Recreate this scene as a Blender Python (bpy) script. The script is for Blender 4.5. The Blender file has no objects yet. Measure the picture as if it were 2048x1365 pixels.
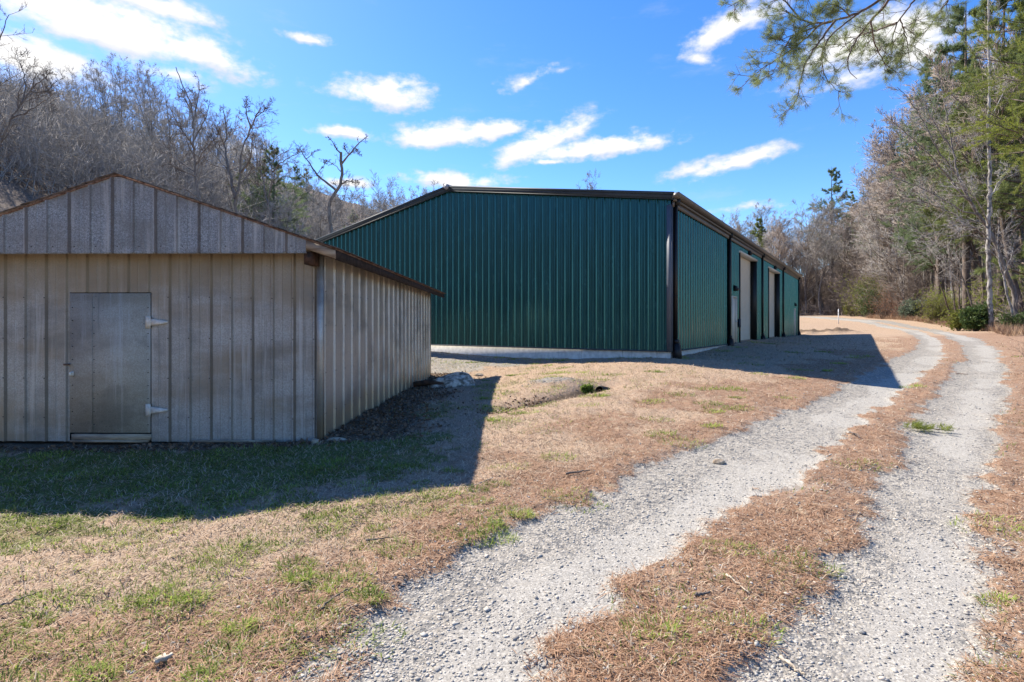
import bpy, math, random
import numpy as np
from mathutils import Vector
C = bpy.context.scene.collection
S = bpy.context.scene
R = math.radians
F, CX, HY, CH = 1073.0, 1024.0, 651.0, 1.7     # focal length in photo pixels, centre column, horizon row, eye height

# ------------------------------------------------------------------ camera
cam = bpy.data.objects.new('camera', bpy.data.cameras.new('camera')); C.objects.link(cam)
cam.location = (0, 0, CH); cam.rotation_euler = (R(90), 0, 0)
cam.data.sensor_width = 36; cam.data.lens = F/2048*36
cam.data.shift_y = -(682.5-HY)/2048
cam.data.clip_start = .05; cam.data.clip_end = 3000
S.camera = cam
# ------------------------------------------------------------------ node helper
class NT:
    def __init__(s, tree): s.t = tree; s.n = tree.nodes; s.l = tree.links
    def __call__(s, typ, *ins, out=0, **kw):
        nd = s.n.new('ShaderNode'+typ)
        for k, v in kw.items():
            if k[0] == 'i' and k[1:].isdigit(): s.put(nd.inputs[int(k[1:])], v)
            elif k in nd.inputs.keys() and not hasattr(nd, k): s.put(nd.inputs[k], v)
            else: setattr(nd, k, v)
        for i, v in enumerate(ins):
            if v is not None: s.put(nd.inputs[i], v)
        return nd.outputs[out] if len(nd.outputs) else None
    def put(s, sock, v):
        if isinstance(v, bpy.types.NodeSocket): s.l.new(v, sock)
        elif sock.type == 'RGBA' and len(v) == 3: sock.default_value = (*v, 1)
        else: sock.default_value = v
    def m(s, op, a, b=None, c=None, clamp=False):
        return s('Math', a, b, c, operation=op, use_clamp=clamp)
    def mix(s, f, a, b, blend='MIX'):
        nd = s.n.new('ShaderNodeMix'); nd.data_type = 'RGBA'; nd.blend_type = blend; nd.clamp_factor = True
        s.put(nd.inputs[0], f); s.put(nd.inputs[6], a); s.put(nd.inputs[7], b); return nd.outputs[2]
    def ss(s, x, lo, hi, a=0., b=1.):
        nd = s.n.new('ShaderNodeMapRange'); nd.interpolation_type = 'SMOOTHSTEP'
        for i, v in enumerate((x, lo, hi, a, b)): s.put(nd.inputs[i], v)
        return nd.outputs[0]
    def noise(s, vec, scale, detail=3., rough=.55, out=0, dist=0.):
        return s('TexNoise', out=out, Vector=vec, Scale=scale, Detail=detail, Roughness=rough, Distortion=dist)
    def scale(s, vec, sc):
        return s('VectorMath', vec, sc, operation='MULTIPLY')
# ------------------------------------------------------------------ sky and sun
SUN_AZ, SUN_EL = R(-47.2), R(45)       # from +Y, positive to the right
W = bpy.data.worlds.new('World'); S.world = W; W.use_nodes = True
w = NT(W.node_tree); w.n.clear()
sky = w('TexSky', sky_type='NISHITA', sun_disc=False, sun_elevation=SUN_EL, sun_rotation=SUN_AZ,
        altitude=650., air_density=1.0, dust_density=.3, ozone_density=3.0)
d = w('TexCoord')
dn = w('VectorMath', d, operation='NORMALIZE')
sx = w.n.new('ShaderNodeSeparateXYZ'); w.l.new(dn, sx.inputs[0]); X, Y, Z = sx.outputs
az = w.m('ARCTAN2', X, Y); el = w.m('ARCSINE', Z)
def azel(px, py):
    a = math.atan2(px-CX, F); return a, math.atan2(HY-py, math.hypot(px-CX, F))
clouds = [  # centre x, y, half width, half height (photo pixels), tilt, weight
    (215, 60, 260, 75, 0, 1.15), (330, 20, 130, 30, 0, .9), (380, 105, 150, 55, .1, 1.0), (60, 130, 150, 70, 0, 1.0), (330, 150, 90, 32, .1, .75), (490, 135, 60, 35, .5, .5),
    (618, 82, 58, 15, 0, .8), (765, 195, 125, 42, .05, 1.05), (790, 175, 60, 26, 0, .8), (685, 268, 72, 17, 0, .95), (875, 275, 100, 35, -.05, 1.1), (985, 262, 85, 24, -.15, 1.0),
    (1090, 288, 120, 40, -.35, 1.1), (1150, 258, 75, 20, -.35, .8), (1200, 302, 165, 32, -.05, 1.1), (1100, 325, 50, 10, 0, .8), (905, 363, 120, 22, 0, 1.0), (460, 300, 90, 22, 0, .9), (690, 370, 60, 16, 0, .8), (1050, 165, 80, 20, -.25, .6),
    (1470, 335, 120, 24, -.25, .85), (1500, 318, 70, 22, -.3, .95), (1385, 345, 60, 18, -.2, .6), (1470, 55, 130, 45, -.25, 1.0), (1400, 115, 60, 26, .3, .6), (1760, 90, 190, 70, -.05, 1.1), (1820, 110, 110, 50, 0, 1.0),
    (1700, 160, 200, 30, 0, .6), (1500, 415, 140, 12, 0, .45), (1620, 200, 60, 20, 0, .4)]
warp = w.noise(dn, 9., 4., .6, out=1)
wv = w('VectorMath', warp, (.5, .5, .5), operation='SUBTRACT')
sw = w.n.new('ShaderNodeSeparateXYZ'); w.l.new(wv, sw.inputs[0])
azw = w.m('MULTIPLY_ADD', sw.outputs[0], .07, az); elw = w.m('MULTIPLY_ADD', sw.outputs[2], .04, el)
best = None; low = None
for cx, cy, rx, ry, tilt, wt in clouds:
    a0, e0 = azel(cx, cy); a1, _ = azel(cx+rx, cy); _, e1 = azel(cx, cy-ry)
    ra, re = max(a1-a0, .01), max(e1-e0, .006)
    da = w.m('SUBTRACT', azw, a0); de = w.m('SUBTRACT', elw, e0)
    ct, st = math.cos(-tilt), math.sin(-tilt)
    u = w.m('MULTIPLY_ADD', da, ct/ra, w.m('MULTIPLY', de, st/ra))
    v = w.m('MULTIPLY_ADD', da, -st/re, w.m('MULTIPLY', de, ct/re))
    vv = w.m('MULTIPLY', v, w.ss(v, -.4, .1, 1.5, 1.))       # flatter bases than tops
    q = w.m('MULTIPLY_ADD', u, u, w.m('MULTIPLY', vv, vv))
    g = w.m('MULTIPLY', w.m('SUBTRACT', 1.30, w.m('SQRT', q)), wt)
    lo = w.m('MULTIPLY', w.ss(v, -.9, .25), g)
    best = g if best is None else w.m('SMOOTH_MAX', best, g, .12)
    low = lo if low is None else w.m('SMOOTH_MAX', low, lo, .12)
fb = w.noise(w.scale(dn, (1, 1, 1.5)), 17., 8., .6)
fb2 = w.noise(w.scale(dn, (1, 1, 2.2)), 42., 6., .6)
dens = w.m('ADD', best, w.m('MULTIPLY_ADD', fb, 2.1, -1.2))
dens = w.m('ADD', dens, w.m('MULTIPLY_ADD', fb2, 1.0, -.5))
cov = w.ss(dens, -.03, .85)
cov = w.m('MULTIPLY', cov, w.ss(best, -.05, .25))
wisp = w.ss(w.noise(w.scale(dn, (1, 1, 3.5)), 6., 7., .65), .56, .78, 0., .16)
cov = w.m('MAXIMUM', cov, w.m('MULTIPLY', wisp, w.ss(el, .02, .2)))
lit = w.m('ADD', w.ss(low, .0, .95), w.m('MULTIPLY_ADD', fb2, .9, -.5), clamp=True)
ccol = w.mix(lit, (2.6, 2.75, 3.15), (3.9, 3.85, 3.8))
hs = w('HueSaturation', Hue=.510, Saturation=1.3, Value=.9, Color=sky)
bg = w('Background', w.mix(cov, hs, ccol), .102)
w('OutputWorld', bg)
sl = bpy.data.lights.new('sun', 'SUN'); sl.energy = 3.6; sl.angle = R(.53); sl.color = (1, .93, .82)
so = bpy.data.objects.new('sun', sl); C.objects.link(so)
sd = Vector((math.sin(SUN_AZ)*math.cos(SUN_EL), math.cos(SUN_AZ)*math.cos(SUN_EL), math.sin(SUN_EL)))
so.rotation_euler = sd.to_track_quat('Z', 'Y').to_euler(); so.location = sd*60+Vector((0, 20, 0))
S.view_settings.view_transform = 'Standard'; S.view_settings.look = 'None'; S.view_settings.gamma = 1
S.view_settings.exposure = 1.55
S.cycles.max_bounces = 6; S.cycles.transparent_max_bounces = 6; S.cycles.diffuse_bounces = 3; S.cycles.glossy_bounces = 3
S.cycles.use_denoising = True; S.cycles.denoising_prefilter = 'ACCURATE'

# ------------------------------------------------------------------ mesh helpers
def mesh_np(name, V, Q=None, T=None, smooth=False, attrs=None):
    V = np.asarray(V, np.float32).reshape(-1, 3)
    Q = np.zeros((0, 4), np.int32) if Q is None else np.asarray(Q, np.int32).reshape(-1, 4)
    T = np.zeros((0, 3), np.int32) if T is None else np.asarray(T, np.int32).reshape(-1, 3)
    me = bpy.data.meshes.new(name)
    me.vertices.add(len(V)); me.vertices.foreach_set('co', V.ravel())
    nl = Q.size+T.size; me.loops.add(nl)
    me.loops.foreach_set('vertex_index', np.concatenate([Q.ravel(), T.ravel()]))
    n = len(Q)+len(T); me.polygons.add(n)
    tot = np.concatenate([np.full(len(Q), 4, np.int32), np.full(len(T), 3, np.int32)])
    st = np.concatenate([[0], np.cumsum(tot)[:-1]]).astype(np.int32) if n else tot
    me.polygons.foreach_set('loop_start', st); me.polygons.foreach_set('loop_total', tot)
    if smooth: me.polygons.foreach_set('use_smooth', np.ones(n, bool))
    for k, a in (attrs or {}).items():
        at = me.attributes.new(k, 'FLOAT', 'POINT'); at.data.foreach_set('value', np.asarray(a, np.float32))
    me.update(calc_edges=True)
    return me
class MB:
    def __init__(s): s.V = []; s.Q = []; s.T = []; s.n = 0; s.A = []
    def add(s, V, Q=None, T=None, a=None):
        V = np.asarray(V, float).reshape(-1, 3)
        if Q is not None and len(Q): s.Q.append(np.asarray(Q, int).reshape(-1, 4)+s.n)
        if T is not None and len(T): s.T.append(np.asarray(T, int).reshape(-1, 3)+s.n)
        s.V.append(V); s.n += len(V)
        s.A.append(np.zeros(len(V)) if a is None else np.broadcast_to(a, (len(V),)))
    def box(s, a, b, fr=None):
        (x0, y0, z0), (x1, y1, z1) = a, b
        V = [(x0,y0,z0),(x1,y0,z0),(x1,y1,z0),(x0,y1,z0),(x0,y0,z1),(x1,y0,z1),(x1,y1,z1),(x0,y1,z1)]
        if fr: V = [fr(*p) for p in V]
        s.add(V, [(0,3,2,1),(4,5,6,7),(0,1,5,4),(1,2,6,5),(2,3,7,6),(3,0,4,7)])
    def prism(s, poly, axis, a, b):           # polygon (u, v) extruded along an axis
        n = len(poly); V = []
        for t in (a, b):
            for u, v in poly:
                V.append((t, u, v) if axis == 'x' else (u, t, v) if axis == 'y' else (u, v, t))
        s.add(V, [(i, (i+1) % n, n+(i+1) % n, n+i) for i in range(n)],
              [(0, i+1, i) for i in range(1, n-1)]+[(n, n+i, n+i+1) for i in range(1, n-1)])
    def cyl(s, p, q, r0, r1=None, k=12):
        r1 = r0 if r1 is None else r1
        tubes(s, np.array([[p, q]], float), np.array([[r0, r1]]), k, cap=True)
    def mesh(s, name, smooth=False, attr=None):
        V = np.concatenate(s.V) if s.V else np.zeros((0, 3))
        return mesh_np(name, V, np.concatenate(s.Q) if s.Q else None, np.concatenate(s.T) if s.T else None, smooth,
                       {attr: np.concatenate(s.A)} if attr else None)
    def build(s, name, mat, parent=None, smooth=False, attr=None, bevel=0):
        o = bpy.data.objects.new(name, s.mesh(name, smooth, attr)); C.objects.link(o)
        if mat: o.data.materials.append(mat)
        if parent: o.parent = parent
        if bevel:
            b = o.modifiers.new('bevel', 'BEVEL'); b.width = bevel; b.segments = 2; b.limit_method = 'ANGLE'
        return o
def nrm(v): return v/np.maximum(np.linalg.norm(v, axis=-1, keepdims=True), 1e-9)
def tubes(mb, P, rad, k=5, cap=False, a=None):   # P (m, n, 3), rad (m, n)
    m, n, _ = P.shape
    t = np.gradient(P, axis=1) if n > 2 else np.repeat((P[:, 1:]-P[:, :1]), 2, 1)
    t = nrm(t); d = nrm(P[:, -1]-P[:, 0])
    ref = np.where(np.abs(d[:, 2:3]) < .8, np.array([[0, 0, 1.]]), np.array([[1., 0, 0]]))[:, None]
    u = nrm(np.cross(t, np.broadcast_to(ref, t.shape))); v = np.cross(t, u)
    th = np.arange(k)*2*np.pi/k
    ring = P[:, :, None]+rad[:, :, None, None]*(np.cos(th)[None, None, :, None]*u[:, :, None]+np.sin(th)[None, None, :, None]*v[:, :, None])
    idx = np.arange(m*n*k).reshape(m, n, k)
    A = idx[:, :-1]; B = np.roll(A, -1, 2); D = idx[:, 1:]; E = np.roll(D, -1, 2)
    Q = np.stack([A, B, E, D], -1).reshape(-1, 4)
    T = None
    if cap:
        T = [(i[0], i[j+1], i[j]) for i in idx[:, 0] for j in range(1, k-1)]+[(i[0], i[j], i[j+1]) for i in idx[:, -1] for j in range(1, k-1)]
    mb.add(ring.reshape(-1, 3), Q, T, a)
def cones(mb, P, rad):                             # P (m, 2, 3): cheap twigs, three-sided cones
    m = len(P); d = nrm(P[:, 1]-P[:, 0])
    ref = np.where(np.abs(d[:, 2:3]) < .8, np.array([[0, 0, 1.]]), np.array([[1., 0, 0]]))
    u = nrm(np.cross(d, ref)); v = np.cross(d, u)
    r = rad[:, None]
    V = np.stack([P[:, 0]+u*r, P[:, 0]-.5*u*r+.87*v*r, P[:, 0]-.5*u*r-.87*v*r, P[:, 1]], 1)
    b = np.arange(m)[:, None]*4
    T = np.concatenate([b+np.array([[0, 1, 3]]), b+np.array([[1, 2, 3]]), b+np.array([[2, 0, 3]])])
    mb.add(V.reshape(-1, 3), None, T)
def thing(name, label, cat, loc=(0, 0, 0), rz=0, group=None, sc=None):
    o = bpy.data.objects.new(name, None); C.objects.link(o); o.empty_display_size = .3
    o.location = loc; o.rotation_euler = (0, 0, rz)
    if sc: o.scale = sc
    return tag(o, label, cat, group)
def tag(o, label=None, cat=None, group=None, kind=None):
    for k, v in (('label', label), ('category', cat), ('group', group), ('kind', kind)):
        if v: o[k] = v
    return o
def part(name, me, parent, mats=None):
    o = bpy.data.objects.new(name, me); C.objects.link(o); o.parent = parent
    if mats is not None and not me.materials: me.materials.append(mats)
    return o
def at(px, py, Y): return np.array([(px-CX)/F*Y, Y, CH-(py-HY)/F*Y])

# ------------------------------------------------------------------ numpy noise
def vnoise(x, y, seed=0):
    xi = np.floor(x).astype(np.int64); yi = np.floor(y).astype(np.int64); fx = x-xi; fy = y-yi
    fx = fx*fx*(3-2*fx); fy = fy*fy*(3-2*fy)
    def h(a, b):
        n = (a*374761393+b*668265263+seed*974634777) & 0x7fffffff
        n = ((n ^ (n >> 13))*1274126177) & 0x7fffffff
        return ((n ^ (n >> 16)) & 0xffff)/65535.
    return (h(xi, yi)*(1-fx)+h(xi+1, yi)*fx)*(1-fy)+(h(xi, yi+1)*(1-fx)+h(xi+1, yi+1)*fx)*fy
def fbm(x, y, oct=4, seed=0):
    s = 0; a = .5
    for i in range(oct): s = s+a*vnoise(x*2**i+i*17.3, y*2**i-i*9.1, seed+i); a *= .5
    return s/(1-.5**oct)
def sstep(x, a, b):
    t = np.clip((x-a)/(b-a), 0, 1); return t*t*(3-2*t)

# ------------------------------------------------------------------ the lie of the land
K = np.array([(0,-8,-.05),(8,-6,0),(-10,-6,-.2),(0,0,0),(3,3,.03),(6,7,.08),(-4,3,-.11),(-9,4,-.24),(0,5,.04),(-5,5.4,-.13),(-7,5.2,-.2),(-3,4.8,-.07),
 (-2.8,7.8,.03),(-8.2,7.8,-.05),(-2.65,17.2,.05),(-8,17,.1),(-1,10,.12),(1.5,12.3,.33),(-.3,16.3,.17),
 (5.0,16.7,.62),(-3.6,22.6,.60),(-9.95,27.2,.55),(9.2,13.2,.25),(9.9,24,.85),(15,31,.9),(23.7,44.6,.86),(27,40,1.05),
 (13.5,14.6,.28),(6.9,11.85,.22),(11.65,17.2,.38),(18,24,.6),(21.8,24,.6),(25,33,.8),(28.8,33,.8),(38.8,53.6,1.25),(40.6,50,1.15),
 (44,65,2.06),(50,80,2.55),(57,100,3.35),(38,42.5,1.2),(33,41.5,.98),(36.5,47,1.12),(41,58,1.5),(60,60,2.5),(40,10,.8),(80,40,2),(-40,40,.6),(-60,20,.5),(-30,80,2),(0,70,1.5),(0,120,4),
 (60,140,5),(-60,120,3),(-80,-20,0),(80,-20,.5),(0,-60,-1),(100,100,4),(30,60,1.7),(35,75,2.3)], float)
def _k(r2): return r2*np.log(np.maximum(r2, 1e-12))
_n = len(K); _A = np.zeros((_n+3, _n+3))
_A[:_n, :_n] = _k(((K[:, None, :2]-K[None, :, :2])**2).sum(-1))+np.eye(_n)*1.0
_A[:_n, _n] = 1; _A[:_n, _n+1:] = K[:, :2]; _A[_n:, :_n] = _A[:_n, _n:].T
_c = np.linalg.solve(_A, np.concatenate([K[:, 2], np.zeros(3)]))
RC = np.array([(-3,-2),(-.9,.2),(.6,2.5),(2.5,5),(5.1,8.2),(9,12),(13.4,17),(19.9,24),(26.9,33),(33,41.5),(39.7,52),(44.3,65),(50,80),(57,100),(66,125),(88,180),(190,420)], float)
def hill_x(Y): return np.interp(Y, RC[:, 1], RC[:, 0])
RD = np.array([*RC[:13], (54.5,94), (54.5,100), (50,107), (38,114), (10,122)], float)
def road_x(Y): return np.where(Y < 86, hill_x(Y), np.interp(Y, RD[:, 1], RD[:, 0]))
def base_z(x, y):
    x = np.asarray(x, float); y = np.asarray(y, float)
    sh = x.shape; x = x.ravel(); y = y.ravel()
    r = np.hypot(x, y); f = np.where(r > 130, 130/np.maximum(r, 1), 1.)
    xc, yc = x*f, y*f; z = np.empty_like(x)
    for i in range(0, len(x), 60000):
        a, b = xc[i:i+60000], yc[i:i+60000]
        z[i:i+60000] = _k((a[:, None]-K[:, 0])**2+(b[:, None]-K[:, 1])**2)@_c[:_n]+_c[_n]+_c[_n+1]*a+_c[_n+2]*b
    d = -x+.15*y-28; d = np.where(d > 0, d*sstep(d, -4, 14), 0)
    z = z+75*(1-np.exp(-d*.62/75))
    rr = (x-hill_x(y))*.8-5.5; rr = np.where(rr > 0, rr*sstep(rr, -2, 7), 0)*sstep(y, 18, 45)
    z = z+42*(1-np.exp(-rr*.6/42))+14*sstep(y-.25*np.abs(x-20), 98, 185)
    return z.reshape(sh)
def px2g(px, py):                                # photo pixel to ground point (march along the ray)
    dx, dz = (px-CX)/F, -(py-HY)/F
    Yv = np.geomspace(1, 140, 900); zz = base_z(dx*Yv, Yv); f = CH+dz*Yv-zz
    i = np.argmax(f < 0) if (f < 0).any() else len(Yv)-1
    return np.array([dx*Yv[i], Yv[i], zz[i]])
# the two wheel tracks, from edge points of the photograph, as plan polylines with half widths
def track(left, right):
    L = np.array([px2g(*p)[:2] for p in left]); Rr = np.array([px2g(*p)[:2] for p in right])
    def res(P):
        s = np.concatenate([[0], np.cumsum(np.hypot(*np.diff(P, axis=0).T))]); return s/s[-1]
    yy = np.concatenate([np.linspace(2.6, 12, 24), np.linspace(13, 50, 24)])
    xl = np.interp(yy, L[:, 1], L[:, 0]); xr = np.interp(yy, Rr[:, 1], Rr[:, 0])
    return yy, xl, xr
tl = track([(560,1365),(700,1230),(900,1115),(1100,1015),(1300,928),(1500,852),(1650,788),(1750,737),(1830,700),(1838,680),(1800,660)],
           [(1090,1365),(1200,1215),(1330,1130),(1440,1070),(1530,985),(1630,915),(1710,855),(1790,795),(1850,748),(1885,710),(1885,686),(1850,667),(1815,660)])
tr = track([(1490,1365),(1570,1270),(1655,1150),(1705,1055),(1755,976),(1788,922),(1800,860),(1855,800),(1900,752),(1930,712),(1922,690),(1880,670),(1830,661)],
           [(1992,1365),(1995,1200),(1988,1000),(1985,900),(2012,800),(2018,750),(1998,700),(1962,680),(1900,666),(1850,660.5)])
def in_track(x, y, t):                            # signed metres inside a track
    yy, xl, xr = t
    n = len(yy)
    l = np.where(y < yy[0], xl[0]+(y-yy[0])*(xl[4]-xl[0])/(yy[4]-yy[0]), np.interp(y, yy, xl))
    r = np.where(y < yy[0], xr[0]+(y-yy[0])*(xr[4]-xr[0])/(yy[4]-yy[0]), np.interp(y, yy, xr))
    far = y > yy[-1]; c = road_x(y); off = (-1.8, -.35) if t is tl else (.35, 1.9)
    fw = sstep(y, 60, 72); off = (off[0]-.3*fw, off[1]+.4*fw) if t is tl else (off[0]-.4*fw, off[1]+.3*fw)
    w_ = sstep(y, 42, 52)
    l = l*(1-w_)+(c+off[0])*w_; r = r*(1-w_)+(c+off[1])*w_
    return np.minimum(x-l, r-x)*.78
def masks(x, y):
    n1 = fbm(x*1.3, y*1.3, 4, 3); n2 = fbm(x*6, y*6, 3, 9); n3 = fbm(x*.45, y*.45, 3, 21)
    e = (n1-.5)*.55+(n2-.5)*.35
    dl, dr = in_track(x, y, tl), in_track(x, y, tr)
    tk = np.maximum(dl, dr)
    grav = sstep(tk+e, -.12, .14)
    med = np.minimum(-dl, -dr)                                   # distance outside nearest track
    spill = sstep(-med+e*2.2, -1.1, .1)*.5
    # gravel apron along the foundation on the left
    lx, ly = (x-5.0)*.8275-(y-16.9)*.5615, (x-5.0)*.5615+(y-16.9)*.8275
    apron = sstep(-ly+0*x, -.2, .3)*(1-sstep(-ly, 2.0+2.2*sstep(-lx, 4, 10), 4.5+3*sstep(-lx, 4, 10)))*sstep(-lx+(n1-.5)*5, 3.2, 7.5)*(y > 12)
    mound = np.exp(-(((x-.95)/.75)**2+((y-12.75)/.42)**2))
    road_d = np.abs(x-road_x(y))*.78
    needle = sstep(4.3-road_d+(n3-.5)*4.2+(n1-.5)*2.4, -.2, 2.4)*(1-sstep(y, 30, 44))
    needle = np.maximum(needle, sstep(x-road_x(y), 0, 2)*(1-sstep(y, 34, 50))*.9)
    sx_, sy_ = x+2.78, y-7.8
    front = np.exp(-((np.clip(7.8-y, -1, 9)-1.3)/2.1)**2)*(1-sstep(x, -2.2, .6))
    green = sstep(n3+(n1-.5)*.7+front*.36+(n2-.5)*.4-.05*(1-front), .54, .84)*.9
    green = np.maximum(green, sstep(n3+(n1-.5)*.9, .60, .80)*.3*sstep(y, 14, 30))
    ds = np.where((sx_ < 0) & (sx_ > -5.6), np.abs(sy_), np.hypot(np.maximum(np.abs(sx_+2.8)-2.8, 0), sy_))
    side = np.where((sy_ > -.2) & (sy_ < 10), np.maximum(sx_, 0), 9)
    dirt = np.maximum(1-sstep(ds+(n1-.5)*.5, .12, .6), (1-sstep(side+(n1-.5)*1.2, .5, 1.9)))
    dirt = np.maximum(dirt, ditch(x, y, .34)*1.3)
    bank = np.exp(-((y-46.3-.25*(x-26)+(n1-.5))/1.0)**2)*sstep(x, 22, 25)*(1-sstep(x, 28.5, 32))
    dirt = np.maximum(dirt, bank)
    litter = np.maximum(sstep((x-hill_x(y))*.8+(n1-.5)*3, 3.6, 6.2)*sstep(y, 25, 38), sstep(-x+.15*y+(n1-.5)*6, 24, 34))
    litter = np.maximum(litter, sstep(y-.2*np.abs(x-40), 96, 110))
    def frac(t_):
        yy, xl, xr = t_; l_ = np.interp(y, yy, xl); r__ = np.interp(y, yy, xr); return (x-l_)/np.maximum(r__-l_, .2)
    fl, fr = frac(tl), frac(tr)
    fin = np.maximum(sstep(fl+(n1-.5)*.5, .30, .62)*(dl > -.3), np.exp(-((fr-.62+(n1-.5)*.4)/.26)**2)*.95*(dr > -.3))*(.35+.75*sstep(n3+(n1-.5)*.5, .3, .55))
    return dict(fines=np.clip(fin, 0, 1), gravel=grav, spill=np.clip(np.maximum(np.maximum(spill*(1-litter), apron*1.25), mound), 0, 1), needle=np.clip(needle, 0, 1),
                green=np.clip(green*(1-needle*.75)*(1-.45*sstep(y, 9, 10.5)), 0, 1), dirt=np.clip(dirt, 0, 1), litter=np.clip(litter*(1-grav*(y > 55)), 0, 1), bank=bank, mound=mound)
def ditch(x, y, wd):
    p, q = np.array([2.0, 12.2]), np.array([-.35, 9.9]); dv = q-p; L = np.hypot(*dv)
    t = np.clip(((x-p[0])*dv[0]+(y-p[1])*dv[1])/L**2, 0, 1)
    dd = np.hypot(x-p[0]-t*dv[0], y-p[1]-t*dv[1]); return np.exp(-(dd/wd)**2)*(1-.6*t)
def ground_z(x, y, M=None):
    z = base_z(x, y); M = M or masks(x, y)
    r = np.hypot(x, y); nf = 1-sstep(r, 25, 60)
    rough = (fbm(x*2.2, y*2.2, 3, 5)-.5)*.07+(fbm(x*9, y*9, 3, 6)-.5)*.035
    z = z+rough*nf*(1-.75*M['gravel'])-.045*M['gravel']*nf+(fbm(x*.35, y*.35, 3, 8)-.5)*.06*nf
    z = z-.26*ditch(x, y, .34)+.16*M['mound']+M['bank']*(.45+.5*(fbm(x*2.5, y*2.5, 3, 14)-.5))
    z = z+M['litter']*(fbm(x*.25, y*.25, 4, 31)-.5)*1.2
    return z
# ground sheet: rings round the viewer, finer near, out to the horizon
ang = np.concatenate([np.linspace(-62, 62, 820), np.linspace(62, 298, 92)[1:-1]])
rad_ = np.concatenate([[.0], np.geomspace(.5, 150, 470), np.geomspace(160, 340, 14)])
AA, RR = np.meshgrid(np.radians(ang), rad_, indexing='ij')
GX, GY = np.sin(AA)*RR, np.cos(AA)*RR
GM = masks(GX, GY); GZ = ground_z(GX, GY, GM)
na, nr = GX.shape
gi = np.arange(na*nr).reshape(na, nr)
g2 = np.roll(gi, -1, 0)
Qg = np.stack([gi[:, :-1], g2[:, :-1], g2[:, 1:], gi[:, 1:]], -1)
Qg = Qg[:, :, ::-1]
GV = np.stack([GX, GY, GZ], -1).reshape(-1, 3)
gat = {k: GM[k].ravel() for k in ('gravel', 'fines', 'spill', 'needle', 'green', 'dirt', 'litter')}
qm = GM['gravel'].ravel()[Qg.reshape(-1, 4)].mean(1); ql = GM['litter'].ravel()[Qg.reshape(-1, 4)].mean(1)
qr = np.repeat(RR[:, :-1], 1, 1).ravel()
def sub(name, sel, mat):
    q = Qg.reshape(-1, 4)[sel]; u, inv = np.unique(q, return_inverse=True)
    me = mesh_np(name, GV[u], inv.reshape(-1, 4), None, True, {k: v[u] for k, v in gat.items()})
    o = bpy.data.objects.new(name, me); C.objects.link(o); me.materials.append(mat); return tag(o, kind='structure')
def mat(name):
    m = bpy.data.materials.new(name); m.use_nodes = True; t = NT(m.node_tree); t.n.clear(); return m, t
def finish(t, bsdf): t('OutputMaterial', bsdf)
def pbsdf(t, color, rough=.8, normal=None, metal=0., spec=.4):
    kw = {'Base Color': color, 'Roughness': rough, 'Metallic': metal, 'Specular IOR Level': spec}
    nd = t.n.new('ShaderNodeBsdfPrincipled')
    for k, v in kw.items(): t.put(nd.inputs[k], v)
    if normal is not None: t.put(nd.inputs['Normal'], normal)
    return nd.outputs[0]
def bump(t, h, dist, strength=1.): return t('Bump', Strength=strength, Distance=dist, Height=h)

mg, t = mat('ground')
co = t('TexCoord', out=3)
A = {k: t('Attribute', out=2, attribute_name=k) for k in gat}
nf = t.noise(co, 60., 4., .7); nm = t.noise(co, 9., 4., .6); nl_ = t.noise(co, 1.1, 3., .5)
streak = t.noise(t.scale(co, (1., .35, 1)), 130., 3., .7)
straw = t.mix(t.ss(nf, .32, .66), (.15, .098, .064), (.56, .42, .295)); straw = t.mix(t.ss(t.noise(co, 24., 4., .7), .52, .72, 0., .6), straw, (.17, .115, .075))
straw = t.mix(t.ss(t.noise(co, 2.6, 4., .65), .50, .74, 0., .22), straw, (.30, .29, .11))
straw = t.mix(t.ss(nm, .35, .65), straw, t.mix(.5, straw, (.37, .24, .155)))
grn = t.mix(t.ss(nf, .3, .7), (.065, .075, .020), (.20, .21, .06))
ndl = t.mix(t.ss(streak, .3, .7), (.135, .074, .044), (.40, .256, .165))
vor = t.n.new('ShaderNodeTexVoronoi'); vor.inputs['Scale'].default_value = 52.; t.l.new(co, vor.inputs['Vector'])
vor2 = t.n.new('ShaderNodeTexVoronoi'); vor2.inputs['Scale'].default_value = 24.; t.l.new(co, vor2.inputs['Vector'])
bw = t('RGBToBW', vor.outputs['Color']); bw2 = t('RGBToBW', vor2.outputs['Color'])
stone = t.mix(t.ss(bw, .15, .85), (.22, .198, .165), (.40, .363, .305))
stone = t.mix(t.ss(bw2, .62, .8), stone, t.mix(t.ss(bw2, .8, .95), (.10, .10, .10), (.38, .34, .28)))
stone = t.mix(t.ss(vor.outputs['Distance'], .45, .95), stone, (.20, .185, .165))
vor3 = t.n.new('ShaderNodeTexVoronoi'); vor3.inputs['Scale'].default_value = 120.; t.l.new(co, vor3.inputs['Vector']); bw3 = t('RGBToBW', vor3.outputs['Color'])
fines = t.mix(t.ss(nf, .3, .7), (.27, .25, .215), (.42, .39, .335)); fines = t.mix(t.ss(bw3, .55, .85, 0., .55), fines, (.15, .14, .125)); fines = t.mix(t.ss(bw3, .40, .2, 0., .6), fines, (.55, .52, .46))
grv = t.mix(t.ss(t.m('MULTIPLY_ADD', nm, .9, A['fines']), .5, 1.3), stone, t.mix(t.ss(bw, .2, .9, .6, .92), stone, fines))
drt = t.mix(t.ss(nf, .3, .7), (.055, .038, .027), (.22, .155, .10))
lit_ = t.mix(t.ss(t.noise(co, 5., 6., .75), .35, .65), (.08, .058, .043), (.25, .18, .13))
thr = lambda a, lo, hi: t.ss(t.m('ADD', a, t.m('MULTIPLY_ADD', nf, .7, -.35)), lo, hi)
c = t.mix(t.m('MULTIPLY', thr(A['needle'], .3, .65), t.ss(nm, .30, .52)), straw, ndl)
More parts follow.
